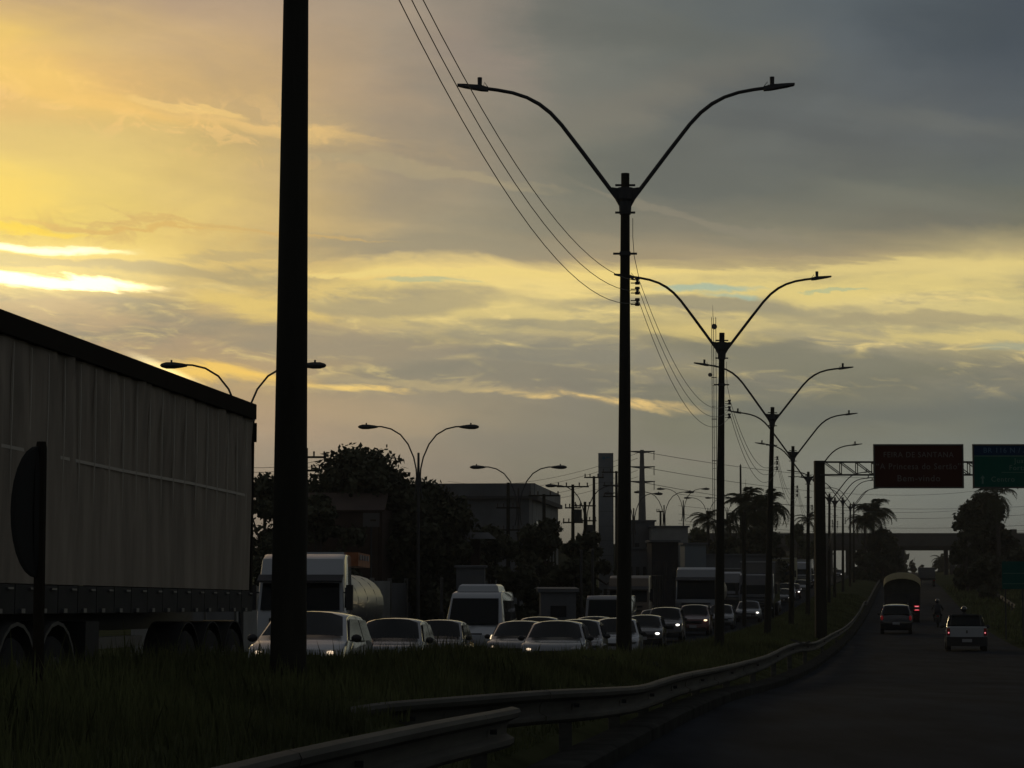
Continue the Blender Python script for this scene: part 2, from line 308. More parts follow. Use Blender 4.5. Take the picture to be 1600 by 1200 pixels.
# grass on the median (nobody could count it)
def bump_h(u): return np.interp(u, [-6.4,-6.2,-5.0,-3.4,-1.8,-.8,-.42], [-.1,.1,.47,.54,.42,.16,.02])
def blades(n, y0, y1, u0, u1, hmin, hmax, wid, seed, name, label):
    r = np.random.default_rng(seed); y = y0+(y1-y0)*r.random(n)**1.25; u = u0+(u1-u0)*r.random(n)
    cl = np.sin(u*3.1+y*.7)*np.sin(y*1.9-u)+np.sin(y*.43+u*1.7); h = (hmin+(hmax-hmin)*r.random(n)**1.6)*(1+.22*cl); h *= 1+.5*(r.random(n) > .985); h *= np.interp(-u, [.9,2.2], [.45,1]) 
    w = wid*(.6+.8*r.random(n))*(1+y/60); X = -2.6+.168*y+u; Z = np.interp(y, _Y, _z)+bump_h(u)-.03+np.interp(y, [23, 36], [.23, 0])*(bump_h(u) > .3)
    a = r.random(n)*2*PI; lx = np.cos(a)*h*.35*r.random(n); ly = np.sin(a)*h*.35*r.random(n); b = r.random(n)*2*PI
    dx = np.cos(b)*w; dy = np.sin(b)*w
    V = np.stack([np.stack([X-dx, y-dy, Z], 1), np.stack([X+dx, y+dy, Z], 1), np.stack([X+dx*.6+lx*.4, y+dy*.6+ly*.4, Z+h*.6], 1), np.stack([X+lx, y+ly, Z+h], 1), np.stack([X-dx*.6+lx*.4, y-dy*.6+ly*.4, Z+h*.6], 1)], 1).reshape(-1, 3)
    i = np.arange(n)[:, None]*5; o = npmesh(name, V, i+np.array([[0,1,2,3,4]]), GRASS)
    return tag(o, label, 'grass', kind='stuff')
blades(80000, 6, 46, -6.3, -.75, .10, .33, .006, 1, 'grass', 'rough dark grass covering the near part of the raised median')
blades(60000, 40, 230, -6.3, -.8, .10, .32, .007, 2, 'grass', 'rough grass on the far part of the median along the lamp posts')
def blades_side(n, y0, y1, u0, u1, seed):
    r = np.random.default_rng(seed); y = y0+(y1-y0)*r.random(n); u = u0+(u1-u0)*r.random(n); h = .15+.35*r.random(n)
    w = .02*(1+y/60); X = -2.6+.168*y+u; Z = np.interp(y, _Y, _z)+np.interp(u, [7.5,8.6,11,16,24,40], [-.1,-.02,.05,.5,1.4,2.0])-.03
    b = r.random(n)*2*PI; dx = np.cos(b)*w; dy = np.sin(b)*w
    V = np.stack([np.stack([X-dx, y-dy, Z], 1), np.stack([X+dx, y+dy, Z], 1), np.stack([X+dy, y+dx, Z+h], 1)], 1).reshape(-1, 3)
    return tag(npmesh('grass', V, np.arange(3*n).reshape(-1, 3), GRASS), 'grass verge sloping up on the right of the road', 'grass', kind='stuff')
blades_side(30000, 60, 300, 8.3, 34, 3)

# ------------------------------------------------------------------ vegetation
def leaves(clusters, per, size, seed, m, parent, name='crown', flat=.6):
    """clusters: (x,y,z,r) balls of leaf-sized faces, thicker towards the shell"""
    r = np.random.default_rng(seed); Cn = np.array(clusters); n = len(Cn)*per; c = np.repeat(Cn, per, 0)
    d = r.normal(size=(n, 3)); d /= np.linalg.norm(d, axis=1)[:, None]; rad = c[:, 3]*(r.random(n)**.45)*(1+.12*r.normal(size=n))
    p = c[:, :3]+d*rad[:, None]*np.array([1, 1, .8]); s = size*(.5+r.random(n)); t = r.normal(size=(n, 3)); t /= np.linalg.norm(t, axis=1)[:, None]
    q = np.cross(t, d+r.normal(size=(n, 3))*.5); q /= np.linalg.norm(q, axis=1)[:, None]+1e-9
    V = np.stack([p-t*s[:, None], p+q*(s*flat)[:, None], p+t*s[:, None], p-q*(s*flat)[:, None]], 1).reshape(-1, 3)
    return npmesh(name, V, np.arange(4*n).reshape(-1, 4), m, parent)
def tree(loc, h, w, label, seed, m=None, nc=46, per=230, leaf=.16, base=.25, group=None, name='leafy_tree', dense=1.0):
    r = random.Random(seed); o = thing(name, loc, label, 'tree', group)
    t = MB(); t.tube([(0,0,-.3),(0.1,0,h*.2),(-.05,.1,h*.4),(0.1,0,h*.62)], [w*.035+.06, w*.03+.04, w*.022+.03, .04])
    cl = []
    for i in range(nc):
        a = r.random()*2*PI; q = r.random()**.6; zf = base+(1-base)*r.random()**.8; env = math.sin(PI*min(1, max(.12, (zf-base)/(1-base)*.8+.2)))**.6
        x = math.cos(a)*w*.5*q*env; y = math.sin(a)*w*.5*q*env; z = h*zf*.93; rr = w*(.07+.09*r.random())*dense; cl.append((x, y, z, rr))
        if i < 9: t.tube([(0,0,h*(.25+.3*r.random())), (x*.5,y*.5,z*.8), (x,y,z)], [.09, .05, .02], 5)
    t.build('trunk', BARK, o, True); leaves(cl, per, leaf, seed, m or LEAF, o); return o
FR = None
def palm(loc, h, fl, label, seed, nf=15, droop=1., spear=False):
    r = random.Random(seed); o = thing('palm_tree', loc, label, 'palm tree', None)
    t = MB(); lean = (r.random()-.5)*.5; t.tube([(0,0,-.5),(lean*.3,0,h*.35),(lean*.6,0,h*.7),(lean,0,h)], [.32,.24,.2,.13], 10); t.build('trunk', BARK, o, True)
    global FR
    if FR is None:
        FR = []
        for v in range(3):
            b = MB(); q = random.Random(v+5); pts = []; n = 22
            for i in range(n+1):
                s = i/n; x = s*.86; z = [.34,.22,.42][v]*math.sin(s*PI*.62)-[.62,.8,.5][v]*s**2.4; pts.append(Vector((x*(1-.12*s*s), 0, z)))
            b.tube(pts[::2], [.012*(1-.85*i/(len(pts[::2])-1)) for i in range(len(pts[::2]))], 4)
            for i in range(3, n+1):
                s = i/n; L = .27*math.sin(PI*min(1, s*.9+.12))**.7
                for k in (0, .5):
                    for sd_ in (-1, 1):
                        p = pts[i]+(pts[min(i+1, n)]-pts[i])*k; tip = p+Vector((L*.45+q.uniform(-.02,.02), sd_*L*.75, -L*(.35+.35*q.random())))
                        e = Vector((.016, 0, 0)); mid = (p+tip)/2+Vector((0,0,.02)); b.add([p-e*.4, mid-e*.5, tip, mid+e, p+e*.6], [(0,1,2,3,4)])
            b2 = b.build('frond', PALM); FR.append(b2.data); bpy.data.objects.remove(b2)
    for i in range(nf):
        f = link('frond', FR[i % 3], o); f.location = (lean, 0, h-.05); a = i*2.399+r.random()*.3
        f.rotation_euler = (0, -math.radians(62-droop*72*(i/nf)**1.1*1.5), a); s = fl*(.85+.3*r.random()); f.scale = (s, s*1.1, s)
    if spear:
        MB().tube([(lean,0,h),(lean,0,h+fl*.9)], [.06,.01], 5).build('spear_leaf', PALM, o)
    return o

# ------------------------------------------------------------------ lamp posts of the median
def make_post():
    o = thing('street_lamp', (0,0,0), 'x', 'street lamp')
    b = MB(); n = 16
    b.tube([(0,0,z) for z in (-1.2,0,2.5,5,7.5,10.0)], [.175,.172,.15,.13,.11,.095], n); b.tube([(0,0,9.99),(0,0,10.75)], .088, n)
    b.build('pole', POLE, o, True)
    c = MB()
    c.tube([(0,0,9.95),(0,0,10.15),(0,0,10.2),(0,0,10.44)], [.13,.14,.17,.17], 12); c.build('bracket_head', STEEL, o)
    for z in (9.05, 9.92, 10.5): MB().box((0,0,z), (.50 if z < 9.5 else .42,.05,.04)).build('cross_bolt', STEEL, o)
    for z in (9.05, 9.92): MB().tube([(0,0,z-.04),(0,0,z+.04)], .12, 12).build('clamp_collar', STEEL, o)
    for s in (-1, 1):
        g = MB(); pr = [(.06,10.02),(.11,10.02),(.33,10.42),(.28,10.45),(.06,10.42)]
        g.loft([[(s*x, yy, z) for x, z in pr] for yy in (-.05, .05)]); g.build('gusset_plate', STEEL, o)
        pts = [(.17,10.22),(.32,10.42),(.9,11.2),(1.35,11.79),(1.58,12.04),(1.82,12.23),(2.08,12.37),(2.38,12.47),(2.7,12.53),(3.0,12.57)]
        MB().tube([(s*x,0,z) for x, z in pts], [.045]*3+[.042]*3+[.038]*4, 8).build('arm', STEEL, o, True)
        l = MB(); R_ = [[(s*x, y_, z_) for y_, z_ in ((-w_,zz),(w_,zz),(w_*.8,zz+t_),(-w_*.8,zz+t_))] for x, w_, zz, t_ in ((2.9,.05,12.50,.09),(3.05,.1,12.52,.11),(3.4,.13,12.59,.06),(3.55,.09,12.62,.04))]
        l.loft(R_); hd = l.build('lamp_head', STEEL, o)
        MB().tube([(s*3.08,0,12.6),(s*3.08,0,12.8)], [.045,.05], 8).build('photocell', BLK, hd)
        MB().tube([(s*3.0,-.03,12.6),(s*2.98,-.03,12.69),(s*2.9,-.03,12.58)], .008, 4).build('connector_cable', WIRE, hd)
    for z in (8.48, 8.27, 8.03):
        q = MB(); q.box((.2,0,z+.03), (.16,.03,.02)); q.box((.2,0,z-.05), (.16,.03,.02)); q.bar((.26,0,z-.08), (.26,0,z+.08), .02)
        q.build('wire_bracket', STEEL, o)
        i_ = MB(); i_.tube([(.26,0,z-.08),(.26,0,z-.03),(.26,0,z-.02),(.26,0,z+.02),(.26,0,z+.03),(.26,0,z+.08)], [.05,.055,.03,.03,.055,.05], 10); i_.build('insulator', CERAM, o, True)
    return o
POLES = [ # px of the shaft near its foot, px at top, py of top of shaft, depth, label
 (452, 462, -1000, 21.0, 'massive dark post crossing the full picture height at left, before the lorry'),
 (975, 977, 271, 48.0, 'tallest complete double-arm street lamp, its long arms spread over the centre of the sky'),
 (1124, 1128, 520, 75.0, 'second complete double-arm lamp, beside the thin radio mast'),
 (1199, 1207, 636, 102.6, 'third complete double-arm lamp, slightly leaning, in front of the tall palms'),
 (1236, 1239, 697, 128.0, 'double-arm lamp between the leaning one and the gantry post'),
 (1262, 1263, 737, 153.0, 'double-arm lamp just left of the thick gantry post'),
 (1295, 1296, 771, 192.0, 'distant double-arm lamp just right of the thick gantry post'),
 (1304, 1304.5, 777, 214.0, 'distant double-arm lamp, second to the right of the gantry post'),
 (1317, 1317, 777, 243.0, 'distant double-arm lamp, third to the right of the gantry post'),
 (1328, 1328.5, 787, 272.0, 'distant double-arm lamp, fourth to the right of the gantry post'),
 (1334, 1334, 784, 300.0, 'farthest double-arm lamp of the median row, by the palm tree')]
proto = make_post(); PR = []
for i, (xb, xt, yt, d, lab) in enumerate(POLES):
    o = proto if i == 0 else copy_tree(proto); o['label'] = lab; o['group'] = 'double-arm street lamps along the median'
    pb = at(xb, 1000, d)
    if i == 0: top = Vector((at(462, 0, d).x, d, zg(d)+10.75)); pb = at(450, 1040, d); dx = (at(462,0,d).x-pb.x)/(at(462,0,d).z-pb.z)
    else: top = at(xt, yt, d); dx = (top.x-pb.x)/(top.z-pb.z)
    if i == 0: base = Vector((pb.x, d, zg(d)+.35))
    else: base = Vector((top.x-dx*10.75, d, top.z-10.75))
    o.location = base; o.rotation_euler = (0, math.atan(dx), HEAD*.25)
    PR.append(Matrix.Translation(base) @ Euler(o.rotation_euler).to_matrix().to_4x4())
PR = [Matrix.Translation(P(-2.9, -6, .35))] + PR
for i in range(len(PR)-2 if len(PR) < 9 else 8):
    for w_, z in enumerate((8.48, 8.27, 8.03)):
        a = PR[i] @ Vector((.3,0,z)); b = PR[i+1] @ Vector((.3,0,z)); L = (b-a).length; n = 20
        sag = L*L/27/27*(1.05 if i else .9)
        pts = [a.lerp(b, k/n)-Vector((0,0,sag*4*(k/n)*(1-k/n)*(1+.07*w_))) for k in range(n+1)]
        sp_ = ['between the first two median posts, rising out of frame', 'from the big left post to the tallest complete lamp', 'from the tallest lamp to the lamp by the radio mast', 'from the lamp by the mast to the leaning lamp', 'from the leaning lamp to the next one', 'from the lamp before the gantry to the lamp at it', 'past the gantry post', 'beyond the gantry to the far lamps'][i]
        o = MB().tube(pts, .0065 if i < 3 else .009, 5).build('overhead_wire', WIRE)
        tag(o, ['upper', 'middle', 'lower'][w_]+' sagging black wire '+sp_, 'wire', 'wires strung between the median lamps')
for i in (2, 3):
    a = PR[i] @ Vector((.16,0,9.8)); b = PR[i] @ Vector((.3,0,8.5)); m_ = (a+b)/2-Vector((.04,0,.15))
    tag(MB().tube([a, a.lerp(m_, .5)-Vector((.015,0,0)), m_, b], .007, 5).build('feed_cable', WIRE), ['','','thin feed cable down the tallest lamp to its insulators','thin feed cable down the lamp beside the mast'][i], 'cable')

# ------------------------------------------------------------------ cobra-head lamps beyond the other carriageway
def make_cobra():
    o = thing('street_lamp', (0,0,0), 'x', 'street lamp')
    MB().tube([(0,0,-2.5),(0,0,4),(0,0,8.2),(0,0,9.15)], [.11,.09,.07,.06], 10).build('pole', STEEL, o, True)
    for s in (-1, 1):
        pts = [(.22,6.9),(.13,7.35),(.09,7.9),(.12,8.5),(.25,9.1),(.55,9.8),(.95,10.3),(1.45,10.6),(1.95,10.72),(2.25,10.73)]
        MB().tube([(s*x,0,z-.2) for x, z in pts], .04, 7).build('arm', STEEL, o, True)
        l = MB(); prof = [(2.15,.05,.05),(2.35,.1,.09),(2.65,.16,.13),(2.95,.17,.13),(3.12,.12,.08),(3.18,.04,.03)]
        l.loft([[(s*x, w_*math.cos(2*PI*k/10), 10.51+h_*math.sin(2*PI*k/10)) for k in range(10)] for x, w_, h_ in prof]); hd = l.build('lamp_head', STEEL, o, True)
        MB().tube([(s*2.75,0,10.6),(s*2.75,0,10.72)], .04, 6).build('photocell', BLK, hd)
    MB().box((0,0,7.6), (.3,.1,.5)).build('bracket', STEEL, o)
    return o
pc = make_cobra()
for i, (px, ytip, d, lab) in enumerate([(380, 571, 88, 'curved twin-arm lamp rising behind the end of the lorry trailer'), (654, 667, 121, 'curved twin-arm lamp above the dark tree, second from the left'),
    (810, 730, 151, 'curved twin-arm lamp above the flat-roofed building'), (915, 759, 182, 'curved twin-arm lamp among the utility poles left of the grey slab'),
    (990, 771, 214, 'curved twin-arm lamp half hidden by the tallest median post'), (1037.5, 769, 243, 'curved twin-arm lamp right of the concrete pylon'),
    (1067.5, 764, 276, 'curved twin-arm lamp left of the radio mast, highest of the far ones'), (1106, 778, 305, 'curved twin-arm lamp at the radio mast foot'), (1136, 778, 335, 'farthest curved twin-arm lamp beside the palms')]):
    o = pc if i == 0 else copy_tree(pc); o['label'] = lab; o['group'] = 'curved twin-arm lamps beyond the far carriageway'
    t = at(px, ytip, d); o.location = (t.x, d, t.z-10.51)
    if i == 4: o.rotation_euler = (0,0,.5)

# ------------------------------------------------------------------ guardrail
def crm(pts, n):
    out = []; p = [pts[0]]+list(pts)+[pts[-1]]
    for i in range(1, len(p)-2):
        for k in range(n):
            t = k/n; a, b, c, d = p[i-1], p[i], p[i+1], p[i+2]
            out.append(.5*((2*b)+(c-a)*t+(2*a-5*b+4*c-d)*t*t+(3*b-a-3*c+d)*t**3))
    out.append(pts[-1]); return out
def dofpx(px, u): return (-2.6+u)/((px-800)/F*CP-.168)
WB = [(.0,0),(.055,-.012),(.075,-.04),(.07,-.075),(.0,-.11),(-.01,-.155),(.0,-.20),(.07,-.235),(.075,-.27),(.055,-.298),(0,-.31)]
def beam_sections(path, root, step, twist=0.):
    for s in range(0, len(path)-1, step):
        seg = path[s:s+step+1]
        if len(seg) < 2: continue
        rings = []
        for i, p in enumerate(seg):
            t = (seg[min(i+1, len(seg)-1)]-seg[max(i-1, 0)]); t.z = 0; t.normalize(); nrm = Vector((t.y, -t.x, 0)); off = .004 if (s//step) % 2 else 0
            wob = .03*math.sin(s*1.3+i*.8)
            rings.append([p+nrm*(x+off+(wob+.2)*z)+Vector((0,0,z)) for x, z in WB]+[p+nrm*(x+off-.006+(wob+.2)*z)+Vector((0,0,z)) for x, z in WB[::-1]])  # lean added so the lower folds face down and go dark
        MB().loft(rings).build('beam', RAIL, root, True)
def rail_posts(path, root, every):
    for i in range(every//2, len(path), every):
        p = path[i]; g = zg(p.y)-.2
        b = MB(); b.box((p.x-.1, p.y, (p.z-.04+g)/2), (.12,.07,p.z-.04-g)); b.build('post', RAIL, root)
        MB().tube([(p.x-.02,p.y,p.z-.155),(p.x+.03,p.y,p.z-.155)], .02, 6).build('bolt', STEEL, root)
ga = thing('guardrail', P(-.35, 17, 0), 'nearest steel guardrail section in the bottom foreground, ending loose in front of the other', 'guardrail'); ga.location = (0,0,0)
pA = [at(px, py, dofpx(px, -.35)) for px, py in ((-700,1440),(-200,1318),(100,1250),(330,1200),(450,1172),(560,1149),(680,1126),(770,1110),(800,1104))]
pA = [Vector((p.x,p.y,p.z)) for p in pA]; cA = crm(pA, 6); beam_sections(cA, ga, 8); rail_posts(cA, ga, 12)
gb = thing('guardrail', (0,0,0), 'long dented steel guardrail curving along the median kerb into the distance', 'guardrail')
pB = [at(540,1106,18.2), at(600,1097,18.6), at(700,1089,19.2), at(850,1078,20.6), at(940,1074,22.5)]
pB += [at(px, py, dofpx(px, -.35)) for px, py in ((1000,1070),(1035,1060),(1075,1050),(1120,1042),(1165,1032),(1200,1022),(1228,1009),(1250,1003),(1275,1002),(1300,989),(1318,980),(1332,968),(1342,955),(1350,940))]
dl = pB[-1].y
for yy in range(int(dl)+12, 430, 14): pB.append(P(-.35, yy, .62))
cB = crm(pB, 4); beam_sections(cB, gb, 4); rail_posts(cB, gb, 4)
tg = thing('torn_rail_end', (0,0,0), 'small torn rail end sticking up over the dented guardrail', 'metal scrap')
MB().loft([[at(1238,999,57.5)+Vector((0,0,a)), at(1238,999,57.5)+Vector((.05,0,a-.02))] if 0 else [at(x, y, 57.5-.02*k)+Vector((0,w,h)) for w, h in ((0,0),(.04,0),(.04,.05),(0,.05))] for k, (x, y) in enumerate(((1236,1001),(1246,1004),(1256,1008),(1266,1004)))]).build('bent_strip', RAIL, tg)
gr = thing('guardrail', (0,0,0), 'short pale guardrail on the right verge beyond the pickup', 'guardrail')
pG = [P(11.6+.5*math.sin((y-180)/30), y, .75) for y in range(184, 262, 4)]; beam_sections(pG, gr, 2); rail_posts(pG, gr, 2)

# ------------------------------------------------------------------ round sign seen almost edge-on
sg = thing('traffic_sign', P(0, 16.2), 'round traffic sign seen almost edge-on on its post, dark against the lorry curtain', 'traffic sign')
q = at(60, 1000, 16.2); q.z = zg(16.2)+.3; sg.location = q; hgt = at(60, 690, 16.2).z-q.z
MB().tube([(0,0,-.4),(0,0,1.),(0,0,hgt*.98),(0,0,hgt)], [.04,.04,.04,.032], 8).build('post', TRIM, sg, True)
zc = (at(40, 700, 16.2).z+at(40, 900, 16.2).z)/2-q.z; rr = (at(40, 699, 16.2).z-at(40, 905, 16.2).z)/2; b = MB()
for side in (0,1):
    pass
nn = 28; ring = [(-(math.cos(t)*.09) if math.cos(t) > 0 else 0., -abs(math.cos(t))*rr*(.96 if math.cos(t) > 0 else .2), rr*math.sin(t)) for t in [2*PI*k/nn for k in range(nn)]]
front = [(x-.02, y-.02, zc+z) for x, y, z in ring]; back = [(x, y+.03, zc+z) for x, y, z in ring]
b.add(front+back+[(0-.02,-.02,zc),(0,.03,zc)], [(k,(k+1)%nn,2*nn) for k in range(nn)]+[(nn+(k+1)%nn,nn+k,2*nn+1) for k in range(nn)]+[(k,nn+k,nn+(k+1)%nn,(k+1)%nn) for k in range(nn)]); b.build('sign_disc', mat('sign_back', (.03,.03,.028), .9, spec=.1), sg)

# ------------------------------------------------------------------ vehicles
def wprof(w, belt, top, tum):
    return lambda z: w-(tum*max(0, (z-belt)/(top-belt)) if z > belt else .03*max(0, (.45-z)/.3))
def shell(prof, wf, plan=.05, edge=.03, crown=0., bt=9.):
    """body across its width from a side profile, with rounded shoulders and plan-rounded ends"""
    ys = [p[0] for p in prof]; zs = [p[1] for p in prof]; cy = (min(ys)+max(ys))/2; hl = (max(ys)-min(ys))/2; czm = (min(zs)+max(zs))/2
    rings = []
    for fx in (-1,-.985,-.93,-.75,-.4,0,.4,.75,.93,.985,1):
        k = abs(fx); e = edge*(1 if k == 1 else .35 if k > .98 else .08 if k > .9 else 0)
        rings.append([(fx*wf(z), cy+(y-cy)*(1-plan*k**3*abs((y-cy)/hl)**2)-(e if y > cy else -e)*(abs(y-cy)/hl), z-(e if z > czm else -e*.2)-crown*k**2.4*min(1, max(0, (z-bt+.1)/.5))) for y, z in prof])
    return MB().loft(rings)
def arch(yc, r, zb, n=7):
    return [(yc+r*math.cos(PI*k/(n-1)), zb+r*math.sin(PI*k/(n-1))*.95) for k in range(n)]
HUB = mat('shaded_steel_hub', (.06,.06,.058), .7, .2)  # hub colour darkened to stand for the shade under the lorries
def wheel(root, x, y, r, w, far=False):
    b = MB().tube([(x-w/2,y,r),(x-w*.42,y,r),(x+w*.42,y,r),(x+w/2,y,r)], [r*.93,r,r,r*.93], 18); t = b.build('tyre', RUB, root, True)
    s = 1 if x > 0 else -1
    MB().tube([(x+s*w*.40,y,r),(x+s*w*.52,y,r)], [r*.62,r*.55], 12).build('rim', HUB if r > .4 else RIM, t, True)
def quadn(p, off=0.012, flipn=False):
    a, b, c = Vector(p[0]), Vector(p[1]), Vector(p[2]); n = (b-a).cross(c-a).normalized()
    if flipn: n = -n
    top = [Vector(v)+n*off for v in p]; bot = [Vector(v)-n*.01 for v in p]; k = len(p)
    return MB().add(top+bot, [tuple(range(k)), tuple(range(2*k-1, k-1, -1))]+[(i, k+i, k+(i+1)%k, (i+1)%k) for i in range(k)])
KINDS = { # length, half width, belt, height, hood h, windscreen foot y, roof start y, roof end y, rear glass foot y, deck h
 'hatch': (3.85,.83,.92,1.50,.88, 1.05,1.75,3.3,3.72,.95), 'sedan': (4.35,.85,.92,1.46,.86, 1.2,1.95,3.2,3.85,1.0),
 'suv': (4.3,.89,1.05,1.68,1.02, 1.1,1.75,3.75,4.18,1.05), 'mpv': (4.1,.86,.93,1.50,.90, .85,1.65,3.75,4.15,1.02), 'wagon': (4.2,.84,.93,1.47,.87,1.15,1.85,3.75,4.1,.95)}
def car_shape(root, kind, pm, head=None, tail=None, mirrors=True, bars=False, plate_rear=False):
    L, w, bt, H, hh, y1, y2, y3, y4, dk = KINDS[kind]; zb = .22; wr = .31
    f1 = .78; f2 = L-.75
    prof = [(0.03,.30),(0,.5),(.03,.62),(.12,hh-.12),(.35,hh-.03),(y1-.25,hh+.03),(y1,hh+.07),(y2,H-.05),(y2+.35,H),((y2+y3)/2,H+.015),(y3-.3,H-.01),(y3,H-.06),(y4,dk+.04)]
    if L-y4 > .3: prof += [(L-.12,dk)]
    prof += [(L-.02,dk-.15),(L,.55),(L-.04,.32)] + [(f2+wr+.1,zb)] + [(y,z) for y, z in arch(f2, wr+.05, zb)] + [(y,z) for y, z in arch(f1, wr+.05, zb)] + [(f1-wr-.09,zb)]
    wf = wprof(w, bt, H, .17); body = shell(prof, wf, .07, .03, .075, bt).build('body', pm, root, True)
    i_ = .07
    def pt_(t, sx_): # windscreen point by fraction
        y = (y1+.02)+(y2-.02-(y1+.02))*t; z = hh+.09+(H-.075-hh-.09)*t; return (sx_*(wf(z)-.09+.0), y, z)
    g = MB(); n = 6; P0 = []
    for j in range(4):
        t = j/3
        for i in range(n+1):
            s = -1+2*i/n; x, y, z = pt_(t, s if s else 1e-5); x = s*(wf(z)-.09); P0.append((x, y-.05+.14*abs(s)**3*.55, z+.06-.06*abs(s)**2.4*(.3+.7*t)-(.03*max(0, abs(s)-.8)*5 if j == 3 else 0)))
    g.add(P0, [(j*(n+1)+i, j*(n+1)+i+1, (j+1)*(n+1)+i+1, (j+1)*(n+1)+i) for j in range(3) for i in range(n)]); g.build('windscreen', GLASS, root, True)
    hz, tz = dk+.08, H-.1
    quadn([((wf(hz)-.12),y4+.0,hz),(-(wf(hz)-.1),y4+.0,hz),(-(wf(tz)-.12),y3+.02,tz),((wf(tz)-.12),y3+.02,tz)], .02).build('rear_window', GLASS, root)
    for s in (-1, 1):
        z0, z1 = bt+.03, H-.15; t0 = (z0-hh-.07)/(H-.05-hh-.07)
        a = y1+.22; bq = y2+.1; m_ = (bq+y3)/2
        for (ya, yb, yc, yd) in ((a, m_-.05, m_-.05, bq), (m_+.03, y4-.42 if kind != 'sedan' else y4-.35, y3-.12, m_+.03)):
            pts = [(s*(wf(z0)+.001),ya,z0),(s*(wf(z0)+.001),yb,z0),(s*(wf(z1)+.001),yc,z1),(s*(wf(z1)+.001),yd,z1)]
            quadn(pts, .006, s < 0).build('side_window', GLASS, root)
        if mirrors: MB().ball((s*(w+.11), y1+.28, bt+.06), (.1,.06,.075), 8, 5).build('wing_mirror', BLK, root, True)
        hm = head[0 if s < 0 else 1] if head else HEADOFF
        MB().ball((s*(w-.2), .13, hh-.17), (.15,.1,.075) if hm is HEADOFF else (.07,.06,.03) if hm is HEADDIM else (.10,.1,.05), 10, 6).build('headlight', hm, root, True)
        MB().ball((s*(w-.09), L-.1, dk-.12), (.08,.09,.14), 8, 5).build('tail_light', (tail or TAILOFF), root, True)
        for yw in (f1, f2): wheel(root, s*(w-.1), yw, wr, .2)
        if bars: MB().tube([(s*(w-.22),y2+.2,H+.0),(s*(w-.22),y2+.3,H+.06),(s*(w-.22),y3-.3,H+.06),(s*(w-.22),y3-.15,H)], .018, 5).build('roof_rail', STEEL, root)
    MB().box((0,-.0,hh-.27), (1.0,.08,.12)).build('grille', BLK, root); MB().box((0,.02,.36), (2*w-.3,.12,.16)).build('bumper', BLK, root)
    MB().box((0,-.045,.5), (.4,.02,.13)).build('licence_plate', PLATE, root)
    if plate_rear: MB().box((0,L+.01,.62), (.4,.02,.13)).build('rear_plate', PLATE, root)
    return L
def place(name, px, d, label, cat, group=None, yaw=0., rev=None, u=None):
    X = at(px, 870, d).x if u is None else K(d)+u
    if rev: # seen from behind: root at the front end
        dx, dy = math.sin(-HEAD), math.cos(HEAD); X += rev*dx; dd = d+rev*dy
        o = thing(name, (X, dd, zg(dd)), label, cat, group, (0,0,0)); o.rotation_euler = (Matrix.Rotation(HEAD+yaw, 3, 'Z') @ Matrix.Rotation(slope(d+rev/2), 3, 'X') @ Matrix.Rotation(PI, 3, 'Z')).to_euler(); return o
    o = thing(name, (X, d, zg(d)+.004), label, cat, group)
    o.rotation_euler = (Matrix.Rotation(HEAD+yaw, 3, 'Z') @ Matrix.Rotation(slope(d+2), 3, 'X')).to_euler(); return o
JG = 'vehicles queuing toward the camera on the far carriageway'
